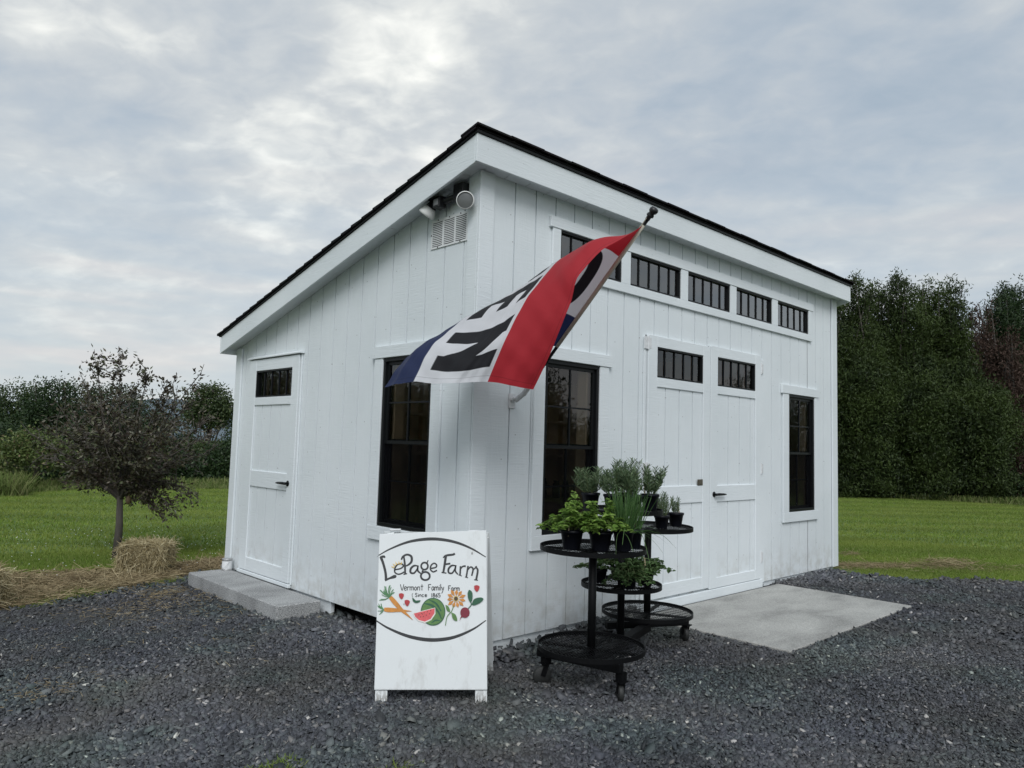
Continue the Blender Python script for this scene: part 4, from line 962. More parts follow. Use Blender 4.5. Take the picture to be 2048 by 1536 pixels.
def big_leaf(P, D, L, W):
    """ovate leaf of six triangles with toothed rim"""
    n = len(P); D = unit(D); S = unit(np.cross(D, np.array([0, 0, 1.])+rng.normal(size=(n, 3))*.35)); N = unit(np.cross(S, D)); N *= np.sign(N[:, 2:3]+1e-6)
    L = np.broadcast_to(L, (n,))[:, None]; W = np.broadcast_to(W, (n,))[:, None]; prof = [(0, 0), (.14, .30), (.28, .40), (.32, .52), (.5, .46), (.55, .50), (.72, .32), (.78, .33), (1, 0)]
    V = []
    for s in (1, -1):
        for t, q in prof: V.append(P+D*L*t+S*W*q*s+N*W*q*.35-N*L*.30*t*t)
    mid = [P+D*L*t-N*L*.30*t*t for t in (0, .28, .5, .72, 1)]
    V = np.stack(V+mid, 1).reshape(-1, 3); F = []
    for s in (0, 1):
        b = 9*s; mm = [18, 18, 19, 19, 20, 20, 21, 21, 22]
        for k in range(8): F.append([b+k, b+k+1, mm[k+1], mm[k] if mm[k] != mm[k+1] else mm[k+1]])
    idx = []; cn = []
    for f_ in F:
        g_ = list(dict.fromkeys(f_)); idx.append(g_); cn.append(len(g_))
    flat = np.array([x for f_ in idx for x in f_]); I = (np.arange(n)[:, None]*23+flat[None]).ravel(); return V, I, np.tile(cn, n)
def leafy(root, r, h, H, spread, nst, nl, L, mname, droop=0.0):
    st = MB(); Ps = []; Ds = []; Ls = []
    for k in range(nst):
        a = random.uniform(0, 2*math.pi); q = spread*math.sqrt(random.random()); x, y = r*.5*math.cos(a), r*.5*math.sin(a); hh = H*(1-.35*(q/spread)**2)*random.uniform(.75, 1.05)
        pts = [(x*.6, y*.6, h-.01), (x+(q*.35)*math.cos(a), y+(q*.35)*math.sin(a), h+hh*.5), (x+q*math.cos(a), y+q*math.sin(a), h+hh*(1-droop*q/spread))]
        stems_to(st, pts, [.0025, .002, .0012]); a_ = np.array(pts)
        for t in np.linspace(.3, 1, nl):
            c = a_[0]*(1-t)**2+2*a_[1]*t*(1-t)+a_[2]*t*t; b0 = random.uniform(0, 6.28)
            for j in range(2 if t < .97 else 4):
                b1 = b0+math.pi*j/(1 if t < .97 else 2); Ps.append(c); Ds.append((math.cos(b1), math.sin(b1), random.uniform(-.25, .55))); Ls.append(L*random.uniform(.6, 1.15)*(1 if t < .97 else .6))
    st.build('stem', 'herb_stem', root)
    v = big_leaf(np.array(Ps), np.array(Ds), np.array(Ls), np.array(Ls)*.82); npmesh('foliage', *v, mname, root)
def chives(root, r, h, H, n=150):
    a = rng.uniform(0, 6.28, n); q = r*.7*np.sqrt(rng.random(n)); P = np.stack([q*np.cos(a), q*np.sin(a), np.full(n, h-.02)], 1)
    D = np.stack([np.cos(a)*.34*q/r+rng.normal(size=n)*.12, np.sin(a)*.34*q/r+rng.normal(size=n)*.12, np.ones(n)], 1); L = H*rng.uniform(.55, 1.1, n)
    v1 = ribbons(P, D, L, .0042, .10, 5, .22); k = 14; v2 = ribbons(P[:k], D[:k]*np.array([5, 5, .75]), L[:k]*1.1, .004, .75, 7, .2); npmesh('foliage', *join([v1, v2]), 'herb_chive', root)
def rosemary(root, r, h, H, n=13, NL=46, L=.026, spread=.09):
    st = MB(); Pn = []; Dn = []
    for k in range(n):
        a = random.uniform(0, 6.28); q = spread*random.random(); x, y = r*.4*math.cos(a), r*.4*math.sin(a); hh = H*random.uniform(.55, 1.1)
        p0 = np.array((x, y, h-.01)); p2 = np.array((x+q*math.cos(a), y+q*math.sin(a), h+hh)); p1 = (p0+p2)/2+np.array((q*.3*math.cos(a), q*.3*math.sin(a), -.01)); pts = [p0*(1-t)**2+2*p1*t*(1-t)+p2*t*t for t in (0, .33, .66, 1)]
        stems_to(st, pts, [.0022, .002, .0016, .001]); nn = int(NL*hh/H)
        for t in np.linspace(.18, 1, nn):
            c = p0*(1-t)**2+2*p1*t*(1-t)+p2*t*t; b = random.uniform(0, 6.28)
            for j in range(3): Pn.append(c); Dn.append((math.cos(b+2.1*j), math.sin(b+2.1*j), random.uniform(.5, 1.3)))
    st.build('stem', 'herb_stem', root); Pn = np.array(Pn); v = simple_quads(Pn, np.array(Dn), L*rng.uniform(.7, 1.15, len(Pn)), L*.15); npmesh('foliage', *v, 'herb_rosemary', root)
def herb(kind, label, x, y, z, group=None, **kw):
    o = thing('potted_'+kind, label, 'potted herb', (x, y, z), random.uniform(0, 6.28), group); return o
zL, zM, zR, zl = LT+.006, MHi+.006, RTp+.006, MLo+.006
o = herb('balm', 'bright green toothed-leaf herb, leftmost pot on the front upper shelf', .062, -.80, zL); pot(o, .064, .105); leafy(o, .06, .10, .235, .15, 46, 9, .044, 'herb_bright', .95); stick(o, .045, -.03, .12)
o = herb('balm', 'bright green toothed-leaf herb between the leftmost herb and the chives on the front upper shelf', .160, -.925, zL); pot(o, .066, .105); leafy(o, .06, .10, .195, .15, 40, 8, .044, 'herb_bright', .9)
o = herb('chives', 'tall thin-leaved chives with long drooping blades at the front edge of the upper shelf', .262, -1.005, zL); pot(o, .058, .11); chives(o, .055, .11, .27, 170); stick(o, .02, .01, .13)
o = herb('chives', 'chives in the rightmost pot of the front upper shelf', .385, -.985, zL); pot(o, .050, .11); chives(o, .048, .11, .24, 110); stick(o, .0, .02, .12)
for i, (x, y, H, lb) in enumerate([(.575, -.500, .115, 'leftmost rosemary on the topmost shelf, in front of the tall window'), (.60, -.66, .115, 'second rosemary from the left on the topmost shelf, above the bright green herbs'),
        (.70, -.745, .13, 'rosemary at the front of the topmost shelf, just left of the tallest one'), (.80, -.60, .165, 'tallest rosemary, in the middle of the topmost shelf'), (.885, -.735, .135, 'rightmost rosemary on the topmost shelf, in front of the white door')]):
    o = herb('rosemary', lb, x, y, zM, 'rosemary pots on the topmost shelf'); pot(o, .058, .10); rosemary(o, .055, .10, H*1.2, 17, 26, .040, .10)
    if i in (1, 3, 4): stick(o, .03, -.02, .115, (.0, .0))
o = herb('thyme', 'small wiry thyme beside the topmost shelf, leftmost pot of the right-hand shelf', 1.135, -.655, zR); pot(o, .050, .085); rosemary(o, .05, .085, .13, 16, 30, .014, .06)
o = herb('rosemary', 'short rosemary in the middle of the right-hand shelf', 1.255, -.575, zR); pot(o, .050, .088); rosemary(o, .05, .088, .13, 9, 30, .026, .05)
o = herb('rosemary', 'small single-tuft rosemary, rightmost pot of the right-hand shelf', 1.345, -.625, zR); pot(o, .054, .092); rosemary(o, .03, .092, .10, 6, 26, .026, .03); stick(o, -.03, -.02, .11, (.02, 0))
o = herb('mint', 'trailing mint with one long side shoot, leftmost pot of the middle shelf', .655, -.520, zl); pot(o, .048, .085); leafy(o, .05, .08, .13, .14, 16, 6, .032, 'herb_mint', .9)
o = herb('mint', 'leafy green herb spilling over the front rim of the middle shelf', .640, -.765, zl); pot(o, .048, .085); leafy(o, .05, .08, .13, .14, 24, 7, .040, 'herb_mint', 1.6)
o = herb('mint', 'bushy round-leaved mint, rightmost pot of the middle shelf', .825, -.755, zl); pot(o, .052, .085); leafy(o, .05, .08, .17, .15, 32, 8, .034, 'herb_mint', .9); stick(o, .0, -.03, .11)
o = herb('mint', 'shaded green mint at the back of the middle shelf, behind the spilling herb', .815, -.540, zl); pot(o, .048, .085); leafy(o, .05, .08, .17, .14, 24, 7, .036, 'herb_mint', .8)

# ------------------------------------------------------------------ small things by the step
can = thing('paint_can', 'small white-labelled metal paint can on the stone step', 'paint can', (-.075, 3.40, 0.0))
m = MB(); m.tube([(0, 0, .0005), (0, 0, .004), (0, 0, .008), (0, 0, .10), (0, 0, .104), (0, 0, .108)], [.046, .048, .046, .046, .049, .049], 24); m.build('can_body', 'can_metal', can, True)
m = MB(); m.tube([(0, 0, .018), (0, 0, .088)], .0468, 24, False); m.build('can_label', 'can_paint', can, True)
m = MB(); m.tube([(.0, -.05, .085), (-.03, -.055, .05), (-.05, -.04, .03), (-.055, .0, .025), (-.05, .03, .035), (0, .05, .085)], .0016, 6); m.build('can_handle', 'can_metal', can)

# ------------------------------------------------------------------ GRAVEL CHIPS
def cam_depth(Pxy): return (Pxy[:, 0]-CAM[0])*FW[0]+(Pxy[:, 1]-CAM[1])*FW[1]+(GZ-CAM[2])*FW[2]
def scatter_wedge(n, d0, d1, a0, a1):
    """uniform per area in a ring sector around the viewpoint; angles in degrees from +X"""
    r = np.sqrt(rng.uniform(d0*d0, d1*d1, n)); a = np.radians(rng.uniform(a0, a1, n)); return np.stack([CAM[0]+r*np.cos(a), CAM[1]+r*np.sin(a)], 1)
def not_in(P, x0, x1, y0, y1): return ~((P[:, 0] > x0) & (P[:, 0] < x1) & (P[:, 1] > y0) & (P[:, 1] < y1))
def clear_yard(P): return inpoly(P, RIMP) & not_in(P, .0, XL, .22, YW) & not_in(P, 1.715, 4.025, -1.275, .0) & not_in(P, -.405, -.03, 1.71, 3.485)
def chips(P, size, z0=GZ+.006, lift=.5):
    n = len(P); a = rng.uniform(0, 6.28, n); asp = rng.uniform(.42, .85, n); s = size*np.clip(rng.lognormal(0, .40, n), .35, 2.0)*(1+.28*np.sin(P[:, 0]*1.3+1.1*np.sin(P[:, 1]*.9))*np.sin(P[:, 1]*1.1+P[:, 0]*.5)); th = s*rng.uniform(.10, .28, n)
    k = 5; ang = (np.arange(k)/k*2*math.pi)[None]+rng.normal(size=(n, k))*.28; rad = s[:, None]*.5*rng.uniform(.72, 1.15, (n, k))
    lx = rad*np.cos(ang); ly = rad*np.sin(ang)*asp[:, None]
    x = lx*np.cos(a)[:, None]-ly*np.sin(a)[:, None]; y = lx*np.sin(a)[:, None]+ly*np.cos(a)[:, None]
    tx = rng.normal(size=n)*.36; ty = rng.normal(size=n)*.36
    zt_ = x*tx[:, None]+y*ty[:, None]; zc = gz(P[:, 0], P[:, 1])+(z0-GZ)+rng.uniform(0, 1, n)*s*lift*.5+th*.5
    top = np.stack([P[:, :1]+x*.9, P[:, 1:]+y*.9, zc[:, None]+zt_+th[:, None]*.5], -1); bot = np.stack([P[:, :1]+x, P[:, 1:]+y, zc[:, None]+zt_-th[:, None]*.7], -1)
    V = np.concatenate([top, bot], 1).reshape(-1, 3)
    F = [0, 1, 2, 3, 4]+[q for i in range(5) for q in (i, i+5, (i+1) % 5+5, (i+1) % 5)]
    return V, (np.arange(n)[:, None]*10+np.array(F)[None]).ravel(), np.tile([5, 4, 4, 4, 4, 4], n)
parts = []
for n, d0, d1, s in ((100000, 2.35, 4.2, .0172), (95000, 4.2, 6.2, .0192), (70000, 6.2, 10.5, .027)):
    Pc = scatter_wedge(n, d0, d1, 2, 92); Pc = Pc[clear_yard(Pc)]; parts.append(chips(Pc, s))
Pc = scatter_wedge(2200, 2.3, 6.5, 2, 92); Pc = Pc[clear_yard(Pc)]; parts.append(chips(Pc, .033))
# coarse stones heaped along the wall foot
n = 2600; x = rng.uniform(.0, 5.4, n); Pc = np.stack([x, -.02-np.abs(rng.normal(size=n))*.09], 1); Pc = Pc[not_in(Pc, 1.70, 4.03, -1.3, .1)]
h = np.clip(.085-np.abs(Pc[:, 1]+.02)*.55, 0, .09); h = np.where(Pc[:, 0] > 1.7, h*.25, h); parts.append(chips(Pc, .036, GZ+.002+h*rng.uniform(.2, 1, len(Pc)), .7))
n = 900; Pc = np.stack([rng.uniform(-.12, .14, n), rng.uniform(-.25, 1.7, n)], 1); parts.append(chips(Pc, .028))
stuff(npmesh('slate_gravel', *join(parts), 'slate_chip'), 'loose dark slate chips covering the yard', 'gravel')

# ------------------------------------------------------------------ STRAW
def straw_patch(cx, cy, sx, sy, rot, n, zamp=.03, L=.11):
    u = rng.normal(size=(n, 2))*np.array([sx, sy]); c, s = math.cos(rot), math.sin(rot); x = cx+u[:, 0]*c-u[:, 1]*s; y = cy+u[:, 0]*s+u[:, 1]*c
    P = np.stack([x, y, gz(x, y)+.012+rng.random(n)*zamp], 1); D = rng.normal(size=(n, 3))*np.array([1, 1, .16]); return ribbons(P, D, L*rng.uniform(.35, 1.3, n), .0030, .02, 3, .5)
n = 19000
u = rng.random(n); xs = -3.6+u*4.4; lo = np.interp(xs, [-3.6, -2.3, -1.88, -1.3, -.98, -.57, -.2, .8], [2.7, 3.1, 3.22, 3.45, 3.55, 3.7, 3.95, 4.05]); hi = np.interp(xs, [-3.6, -1.6, -.84, -.3, .8], [4.4, 4.95, 4.6, 4.5, 4.7])
ys = lo+(hi-lo)*rng.beta(1.1, 1.25, n); keep = rng.random(n) < np.clip(1.15-.25*np.sin(xs*5+ys*3)-np.exp(-((xs+1.2)**2+(ys-3.62)**2)/.05), .15, 1)
Pp = np.stack([xs, ys, GZ+.015+rng.random(n)*.035], 1)[keep]; D = rng.normal(size=(len(Pp), 3))*np.array([1, 1, .14])
parts = [ribbons(Pp, D, .12*rng.uniform(.5, 1.5, len(Pp)), .0052, .02, 3, .5)]
parts += [straw_patch(-.75, 3.15, .12, .10, .4, 190), straw_patch(-1.05, 2.75, .30, .22, .4, 420, .02, .05), straw_patch(-.35, 2.7, .35, .3, .2, 420, .02, .05), straw_patch(-2.05, 1.0, .12, .10, .4, 160, .02, .035), straw_patch(-1.0, 1.9, .8, .6, .4, 420, .02, .04),
          straw_patch(6.05, -.12, .42, .09, -.6, 1500), straw_patch(7.0, -.70, .20, .09, -.6, 900, .08), straw_patch(6.5, -.62, .8, .12, -.6, 500), straw_patch(6.2, .75, .25, .04, -.6, 120, .04), straw_patch(6.9, .38, .10, .04, -.6, 110, .04), straw_patch(8.1, -1.7, .7, .06, -.6, 260)]
stuff(npmesh('loose_straw', *join(parts), 'straw_ground'), 'loose dry straw strewn along the gravel edge', 'straw')
def bale(name, label, cx, cy, rot, lx, ly, lz, n=6500):
    o = thing(name, label, 'straw bale', (cx, cy, GZ), rot, None)
    m = MB(); k = .92; m.box((-lx/2*k, -ly/2*k, .005), (lx/2*k, ly/2*k, lz*k)); c = m.build('bale_core', 'straw_core', o, bevel=.05); c.modifiers[0].segments = 3
    # strands on the five visible faces
    f_ = rng.choice(5, n, p=[.26, .24, .13, .13, .24]); u = rng.uniform(-.5, .5, (n, 3)); P = np.empty((n, 3)); N = np.zeros((n, 3))
    for k, (ax, sg) in enumerate(((1, -1), (1, 1), (0, -1), (0, 1), (2, 1))):
        q = f_ == k; P[q] = u[q]*np.array([lx, ly, lz])+np.array([0, 0, lz/2]); P[q, ax] = {0: lx/2, 1: ly/2, 2: 0}[ax]*sg if ax < 2 else lz; N[q, ax] = sg
    P = P*np.array([.97, .97, 1.0]) + rng.normal(size=(n, 3))*.007
    rx = np.abs(P[:, 0])/(lx/2); rz = P[:, 2]/lz; P[:, 0] *= 1-.06*np.clip(rz-.7, 0, 1)*2; P[:, 2] *= 1-.05*np.clip(rx-.75, 0, 1)*3
    D = rng.normal(size=(n, 3)); D -= N*np.sum(D*N, 1, keepdims=True)*.55; side = f_ < 4; D[side, 2] -= .6; D[side] += N[side]*.12
    L = rng.uniform(.03, .095, n); v = ribbons(P, D, L, .005, .12, 4, .7)
    q = rng.random(n) < .03; D2 = N[q]+rng.normal(size=(q.sum(), 3))*.6; v2 = ribbons(P[q], D2, rng.uniform(.05, .13, q.sum()), .004, .3, 4, .6)
    npmesh('straw_strands', *join([v, v2]), 'straw', o)
    return o
bale('straw_bale', 'shaggy straw bale beside the trunk of the dark-leaved tree', -.53, 4.22, R_(-38), .43, .34, .315)
bale('straw_bale', 'straw bale cut off by the left edge of the picture', -2.09, 3.46, R_(-30), .46, .36, .29)

# ------------------------------------------------------------------ GRASS
def grass_blades(n, d0, d1, a0, a1, H, W, test=None):
    Pc = scatter_wedge(n, d0, d1, a0, a1); Pc = Pc[~inpoly(Pc, RIMP) & not_in(Pc, -.2, 5.7, -.2, 3.7)]
    if test is not None: Pc = Pc[test(Pc)]
    k = len(Pc); z = gz(Pc[:, 0], Pc[:, 1]); P3 = np.stack([Pc[:, 0], Pc[:, 1], z], 1); D = rng.normal(size=(k, 3))*.38; D[:, 2] = 1
    S = unit(np.stack([-(Pc[:, 1]-CAM[1]), Pc[:, 0]-CAM[0], np.zeros(k)], 1)+rng.normal(size=(k, 3))*np.array([.8, .8, 0])*4); h = H*rng.uniform(.4, 1.2, k)[:, None]; D = unit(D)
    V = np.stack([P3-S*W*.5, P3+S*W*.5, P3+D*h], 1).reshape(-1, 3); return V, np.arange(3*k), np.full(k, 3)
strawfree = lambda P: ~((P[:, 0] < .9) & (P[:, 1] < np.interp(P[:, 0], [-3.6, -1.6, -.84, -.3, .8], [4.3, 4.85, 4.5, 4.35, 4.55])) & (rng.random(len(P)) < .86))
gp = [grass_blades(110000, 6.2, 10, 58, 95, .036, .007, strawfree), grass_blades(80000, 10, 20, 58, 93, .036, .014), grass_blades(80000, 8.5, 13, 5, 32, .032, .009), grass_blades(80000, 13, 26, 5, 32, .034, .017)]
stuff(npmesh('grass', *join(gp), 'grass'), 'short mown green lawn grass on both sides of the shed', 'grass')
# unmown strip at the far edge, weeds among the gravel
def strip(n, r0, r1, a0, a1, H, W): 
    Pc = scatter_wedge(n, r0, r1, a0, a1); k = len(Pc); P3 = np.stack([Pc[:, 0], Pc[:, 1], gz(Pc[:, 0], Pc[:, 1])], 1); D = rng.normal(size=(k, 3))*.3; D[:, 2] = 1; return ribbons(P3, D, H*rng.uniform(.5, 1.2, k), W, .15, 2, .4)
parts = [strip(16000, 20.5, 26, 52, 80, .26, .018), strip(9000, 18.5, 21.5, 79, 96, .50, .020), strip(9000, 19.5, 21, 52, 90, .12, .018), strip(9000, 25.5, 27.5, 3, 34, .22, .02)]
stuff(npmesh('meadow_grass', *join(parts), 'tall_grass'), 'tall unmown meadow grass along the far edge of the lawn', 'tall grass')
wp = []
for x, y, n, s in ((-1.35, -1.35+.55, 0, 0), (-1.55, -.62, 260, .06), (-1.2, -.95, 120, .05), (.62, -2.2, 0, 0), (-1.3, 3.58, 900, .12), (6.0, -.50, 700, .15), (6.35, -.95, 700, .2), (-.55, 3.75, 500, .12), (-.05, 3.95, 500, .12)):
    if n:
        P3 = np.stack([x+rng.normal(size=n)*s, y+rng.normal(size=n)*s*.7, np.full(n, float(gz(x, y))+.01)], 1); D = rng.normal(size=(n, 3))*.6; D[:, 2] = 1; wp.append(ribbons(P3, D, rng.uniform(.015, .06, n), .004, .3, 2, .4))
stuff(npmesh('weeds', *join(wp), 'grass'), 'small grass weeds sprouting through the gravel', 'weeds')
fl_ = MB()
n = 150; Pc = scatter_wedge(n, 8.0, 12.0, 66, 80)
for x, y in Pc: fl_.add([(x-.005, y, GZ+.05), (x, y-.005, GZ+.051), (x+.005, y, GZ+.05), (x, y+.005, GZ+.056)], [(0, 1, 2, 3)])
stuff(fl_.build('clover_flowers', 'can_paint'), 'tiny pale clover flowers dotting the lawn', 'flowers')

# ------------------------------------------------------------------ TREES
def at(u, v, z=None, depth=None):
    d = FW+RT*(u-1024)/1478.42-UP*(v-768)/1478.42
    return CAM+d*depth if depth else CAM+d*((z-CAM[2])/d[2])
def branches(root, base, top, r0, limbs, name='trunk'):
    m = MB(); m.tube([base, (base*.6+top*.4)+rng.normal(size=3)*.02, top], [r0, r0*.8, r0*.45], 10)
    for (p, q, r) in limbs:
        mid = (p+q)/2+rng.normal(size=3)*.05*np.linalg.norm(q-p); m.tube([p, mid, q], [r, r*.65, r*.2], 7, False)
    return m.build(name, 'bark', root, True)
def tree(name, label, base, H, R, lobes, nleaf, leaf, mname, trunk=.12, group=None, cone=False, ragged=.25, clump=14, elong=1.0, cl_s=0.0):
    """lobes: list of (dx, dy, z, rx, rz) ellipsoids in metres from the base; leaves come in clumps"""
    o = thing(name, label, 'tree', tuple(base), 0, group); z3 = np.zeros(3)
    lim = []
    for (dx, dy, z, rx, rz) in lobes: lim.append((np.array([0, 0, max(.1*H, z*.45)]), np.array([dx, dy, z+rz*.3]), trunk*.45))
    branches(o, z3, np.array([0, 0, H*.82]), trunk, lim)
    vol = np.array([l[3]**2*l[4] for l in lobes]); k = rng.choice(len(lobes), nleaf//clump, p=vol/vol.sum()); Lb = np.array(lobes)[k]
    d = randdir(len(k)); rad = rng.random(len(k))**.28*(1+rng.normal(size=len(k))*ragged*.4)
    c = np.stack([Lb[:, 0]+d[:, 0]*Lb[:, 3]*rad, Lb[:, 1]+d[:, 1]*Lb[:, 3]*rad, Lb[:, 2]+d[:, 2]*Lb[:, 4]*rad], 1)
    cs = cl_s or R*.11; P = np.repeat(c, clump, 0)+rng.normal(size=(len(c)*clump, 3))*cs; P[:, 2] = np.maximum(P[:, 2], .05)
    D = randdir(len(P), .15 if not cone else .9); v = simple_quads(P, D, leaf*elong*rng.uniform(.6, 1.3, len(P)), leaf*.55)
    npmesh('crown', *v, mname, o); return o

# dark-leaved crab apple by the bale
ctb = np.array([-.462, 5.40, GZ]); crab = thing('crabapple_tree', 'small purple-brown leaved tree with a bare slim trunk beside the straw bale', 'tree', tuple(ctb))
def C_(u, v, dep): return at(u, v, depth=dep)-ctb
hub = C_(240, 985, 8.2); m = MB(); m.tube([(0, 0, -.03), hub*.5+np.array([.012, 0, 0]), hub], [.050, .038, .030], 12)
tips = [(160, 745, 8.5), (195, 725, 8.0), (240, 702, 8.2), (225, 800, 7.7), (300, 742, 8.3), (335, 765, 8.0), (352, 752, 8.5), (400, 748, 8.2), (390, 800, 8.7), (425, 830, 8.2), (440, 862, 8.0), (110, 800, 8.1), (85, 850, 8.3), (60, 868, 8.1), (75, 905, 8.6), (130, 930, 7.8), (180, 940, 8.6), (390, 900, 8.3), (420, 905, 8.6), (330, 1035, 7.9), (352, 1020, 8.0), (402, 1000, 8.0), (310, 960, 8.5), (270, 850, 7.6), (200, 870, 7.5), (330, 880, 7.6), (150, 860, 8.9), (260, 780, 8.8), (350, 840, 9.0), (290, 930, 7.7), (170, 800, 8.2), (215, 900, 8.9), (120, 860, 7.8)]
lp = []; ld = []
for (u, v, dp) in tips:
    dens = min(1.0, max(.30, 1.18-((u-245)/175)**2))
    q = C_(u, v, dp); s0 = hub*random.uniform(.88, 1.0); drop = v > 990
    p1 = s0+(q-s0)*.45+np.array([0, 0, (.28 if drop else .10)])+rng.normal(size=3)*.05; ts_ = np.linspace(0, 1, 9)[:, None]
    pl = s0*(1-ts_)**2+2*p1*ts_*(1-ts_)+q*ts_**2; m.tube(pl, list(np.linspace(.017, .003, 9)), 6, False)
    spike = v < 770
    for k in range(13 if not spike else 8):
        t = random.uniform(.3, .95); a = (s0*(1-t)**2+2*p1*t*(1-t)+q*t**2); dr = unit((q-s0)+rng.normal(size=3)*.9*np.linalg.norm(q-s0)); ln = random.uniform(.12, .40)*(0.75 if spike else 1); e = a+dr*ln
        e[2] = max(e[2], .72) if not drop else e[2]; m.tube([a, (a+e)/2+rng.normal(size=3)*.02, e], [.006, .004, .002], 5, False)
        kk = int(random.randint(24, 40)*dens); tt = rng.random(kk)[:, None]; lp.append(a+(e-a)*tt+rng.normal(size=(kk, 3))*.032); ld.append(np.tile(dr, (kk, 1))+rng.normal(size=(kk, 3))*.9)
    kk = int((75 if not spike else 52)*dens); tt = rng.uniform(.5, 1.0, kk)[:, None] if not drop else rng.uniform(.3, 1.0, kk)[:, None]; lp.append(s0*(1-tt)**2+2*p1*tt*(1-tt)+q*tt**2+rng.normal(size=(kk, 3))*(.022 if spike else .035)); ld.append(np.tile(unit(q-p1), (kk, 1))+rng.normal(size=(kk, 3))*.75)
m.build('trunk', 'bark', crab, True)
Pl = np.concatenate(lp); Dl = np.concatenate(ld); Dl[:, 2] -= .25
npmesh('crown', *leaf_quads(Pl, Dl, rng.uniform(.035, .066, len(Pl)), rng.uniform(.016, .030, len(Pl))), 'leaf_purple', crab)
m = MB(); g = np.array(C_(257, 1000, 8.05)); m.tube([g+np.array([0, 0, .05]), g+np.array([0, 0, .03]), g, g-np.array([0, 0, .03]), g-np.array([0, 0, .05])], [.006, .022, .032, .026, .006], 12); m.tube([g+np.array([0, 0, .05]), g+np.array([0, 0, .13])], .002, 5)
m.v = [tuple(np.array(q)+ctb) for q in m.v]; tag(m.build('suet_feeder', 'gourd', None, True), 'small brown oval feeder hanging under the dark-leaved tree', 'feeder')

# orchard tree and dark woods on the left
def tb(u, depth, dz=0): p = at(u, 900, depth=depth); return np.array([p[0], p[1], float(gz(p[0], p[1]))+dz])
b = tb(75, 17.5); tree('fruit_tree', 'low yellow-green fruit tree on the lawn left of the dark-leaved tree', b, 1.7, .8, [(0, 0, .95, .62, .42), (.4, -.35, .75, .45, .35), (-.4, .3, .8, .5, .38), (.75, -.7, .65, .35, .28)], 5000, .085, 'leaf_orchard', .05)
b = tb(15, 18.5); tree('fruit_tree', 'pinkish-tipped young fruit tree at the far left edge of the lawn', b, 1.4, .6, [(0, 0, .8, .5, .4), (-.4, .3, .7, .45, .35)], 2600, .08, 'leaf_orchard', .05)
woods = [(-40, 33, 772, 'deciduous tree in the far wood, cut by the left picture edge', 'leaf_dark', 1.9), (30, 34, 762, 'deciduous tree in the far wood, second from the left edge', 'leaf_mid', 1.7), (98, 32, 755, 'crested deciduous tree in the far wood left of the dark-leaved tree', 'leaf_dark', 1.5), (160, 36, 766, 'deciduous tree in the far wood showing through the left of the dark-leaved tree', 'leaf_dark', 1.8),
         (225, 40, 768, 'deciduous tree in the far wood behind the crown of the dark-leaved tree', 'leaf_dark', 1.9), (285, 44, 790, 'distant tree seen through the thin right side of the dark-leaved crown', 'leaf_dark', 1.6), (415, 34, 768, 'tall rounded dark tree between the dark-leaved tree and the shed', 'leaf_mid', 1.22), (492, 42, 812, 'dark tree half hidden by the far corner of the shed', 'leaf_dark', 1.5), (345, 46, 832, 'low dark tree left of the tall rounded one', 'leaf_dark', 1.7), (0, 26, 845, 'dark shrubby tree below the wood at the left edge', 'leaf_dark', 1.3), (150, 27, 850, 'dark shrubby tree behind the low fruit tree', 'leaf_dark', 1.5), (300, 29, 872, 'dark shrubby tree behind the trunk of the dark-leaved tree', 'leaf_dark', 1.5), (450, 30, 880, 'dark shrubby tree at the foot of the tall rounded one', 'leaf_dark', 1.3)]
for (u, dp, vt, lb, mt, R) in woods:
    b = tb(u, dp); H = at(u, vt, depth=dp)[2]-b[2]
    lobes = [(0, 0, H-R*.75, R*.72, R*.75)]
    for k in range(8):
        a = k*2.4+u; q = R*random.uniform(.35, .62); hh = H-R*random.uniform(.95, 1.5); lobes.append((q*math.cos(a), q*math.sin(a), max(R*.5, hh), R*random.uniform(.42, .58), R*random.uniform(.40, .55)))
    for k in range(6):
        a = k*1.1+u; lobes.append((R*.55*math.cos(a), R*.55*math.sin(a), max(R*.45, H*.32+R*.2*(k % 2)), R*.62, R*.6))
    for k in range(3): lobes.append((R*random.uniform(-.5, .5), R*random.uniform(-.5, .5), H-R*random.uniform(.15, .4), R*.2, R*.22))
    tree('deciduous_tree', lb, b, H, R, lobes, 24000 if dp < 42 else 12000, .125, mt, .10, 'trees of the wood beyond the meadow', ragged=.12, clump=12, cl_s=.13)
# evergreen screen on the right
hd_ = [(1590, 23.0, 575, 1.15, 'leaf_cedar'), (1650, 23.2, 566, 1.1, 'leaf_cedar'), (1714, 23.4, 536, 1.0, 'leaf_cedar'), (1762, 24.3, 562, 1.05, 'leaf_cedar'), (1812, 23.6, 538, 1.1, 'leaf_cedar'), (1862, 24.2, 556, 1.0, 'leaf_cedar'), (1905, 23.8, 548, .95, 'leaf_cedar'), (1964, 23.9, 592, .85, 'leaf_dead'), (2010, 24.6, 566, .95, 'leaf_dark'), (2050, 24.9, 556, 1.1, 'leaf_dark'), (2022, 23.3, 655, .8, 'leaf_dead'), (2105, 25.2, 560, 1.2, 'leaf_dark')]
hl = ['evergreen mostly hidden behind the shed roof end', 'evergreen of the tall hedge right beside the shed wall', 'first tall evergreen peak right of the roof corner', 'slightly lower evergreen between the first two tall peaks', 'broad evergreen peak in the middle of the hedge', 'evergreen between the broad middle peak and the last green one', 'last green evergreen before the brown gap', 'thin dead brown evergreen in the gap of the hedge', 'dark evergreen just right of the dead brown one', 'dark evergreen with its side cut by the right picture edge', 'lower dead brown evergreen close to the right picture edge', 'dark evergreen at the very end of the hedge']
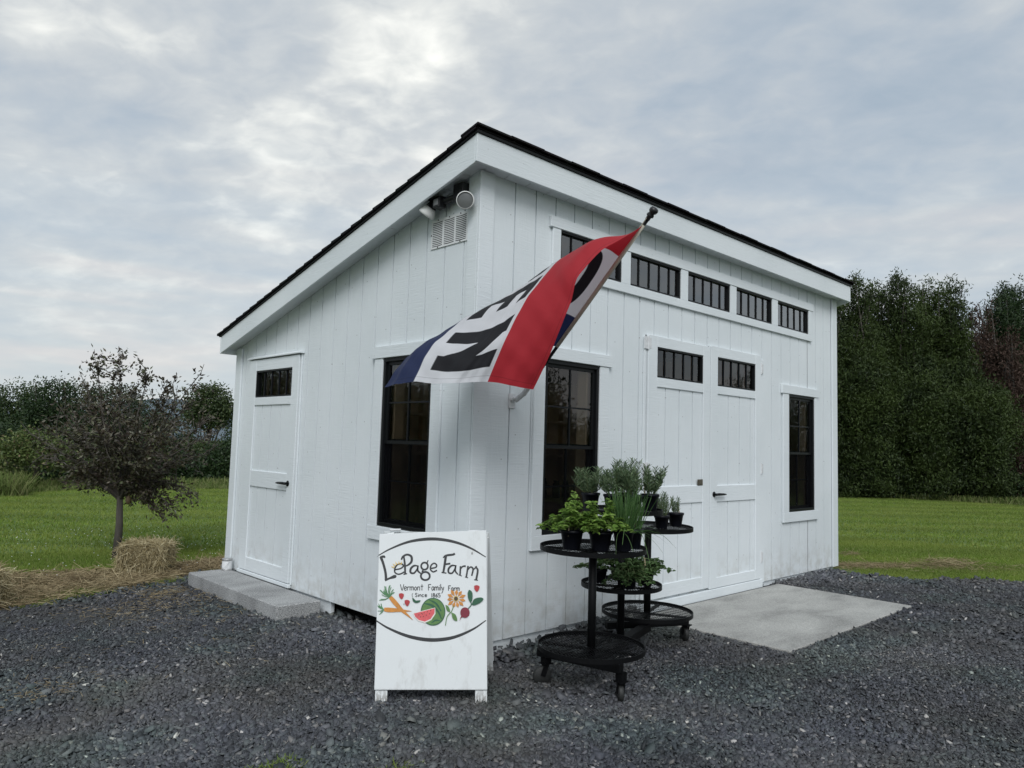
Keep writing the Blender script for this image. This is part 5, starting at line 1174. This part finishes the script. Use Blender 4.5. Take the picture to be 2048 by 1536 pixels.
for (u, dp, vt, R, mt), lb in zip(hd_, hl):
    b = tb(u, dp); H = at(u, vt, depth=dp)[2]-b[2]; lobes = []
    for k in range(13):
        f_ = k/12; z = H*(.05+.84*f_); rx = R*(1.02-.50*f_**2.6)*random.uniform(.78, 1.10); a = k*2.1+u; q = R*.30*(1-f_*.6)
        lobes.append((q*math.cos(a), q*math.sin(a), z, rx, H*.075))
    for k in range(7): lobes.append((R*random.uniform(-.5, .5), R*random.uniform(-.5, .5), H*random.uniform(.86, .955), R*.13, H*.045))
    lobes.append((.0, 0, H*.965, R*.15, H*.05))
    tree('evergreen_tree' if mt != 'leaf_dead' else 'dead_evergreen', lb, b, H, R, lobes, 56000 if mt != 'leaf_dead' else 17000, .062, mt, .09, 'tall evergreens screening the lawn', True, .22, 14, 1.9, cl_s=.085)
for i, (u, dp, h, w_, lb) in enumerate([(1965, 22.4, 3.7, 1.15, 'bulging lower evergreen bough mass spreading toward the lawn'), (1735, 22.6, 4.6, 1.2, 'bushy lower evergreen at the lawn edge beside the shed'), (1850, 22.6, 4.0, 1.3, 'bushy lower evergreen at the lawn edge in the middle')]):
    b = tb(u, dp); tree('evergreen_shrub', lb, b, h, w_, [(0, 0, h*.68, w_*.85, h*.30), (.6, -.4, h*.55, w_*.55, h*.24), (-.6, .4, h*.6, w_*.55, h*.26), (.3, .1, h*.85, w_*.5, h*.14), (-.4, -.2, h*.45, w_*.5, h*.2), (0, 0, h*.2, w_*.8, h*.2)], 26000, .066, 'leaf_cedar', .02, 'bushy evergreens at the foot of the hedge', True, .22, 14, 1.7, cl_s=.10)
for i, (u, lb) in enumerate([(1700, 'low dark underbrush at the hedge foot beside the shed'), (1800, 'low dark underbrush at the hedge foot under the broad peak'), (1900, 'low dark underbrush at the hedge foot left of the bulging boughs'), (2000, 'low dark underbrush at the hedge foot under the dead brown tree'), (2080, 'low dark underbrush at the hedge foot at the right picture edge')]):
    b = tb(u, 23.4); o = tree('underbrush', lb, b, 1.3, 1.1, [(0, 0, .5, 1.0, .55), (.6, -.3, .35, .7, .45), (-.6, .3, .45, .7, .5)], 9000, .085, 'leaf_dark', .03, 'underbrush at the hedge foot', False, .2, 12, 1.3, cl_s=.10); o['category'] = 'bush'
# big trees across the drive, seen only as reflections in the panes
for (x, y, H, R, lb) in [(-7.6, 11.8, 2.9, 1.5, 'tree across the drive, reflected in the window left of the corner'), (-5.6, 15.2, 3.3, 1.8, 'tree across the drive, reflected in the small pane of the side door'), (-12.5, 14.0, 3.6, 2.4, 'larger tree across the drive, reflected beside the smaller one'), (10.5, -10.2, 3.5, 1.5, 'roadside tree reflected in the tall window right of the corner'), (15.5, -10.2, 3.0, 1.8, 'low roadside tree reflected in the door panes'), (21, -8.6, 4.2, 2.8, 'roadside tree reflected in the small window at the far end')]:
    lb_ = [(0, 0, H*.72, R*.75, H*.26), (R*.4, .3, H*.5, R*.7, H*.22), (-R*.4, -.3, H*.5, R*.7, H*.22), (0, -.5, H*.3, R*.85, H*.22), (R*.3, 0, H*.25, R*.8, H*.2)]
    tree('roadside_tree', lb, np.array([x, y, GZ]), H, R, lb_, 34000, .09, 'leaf_dark', .10, cl_s=.13)
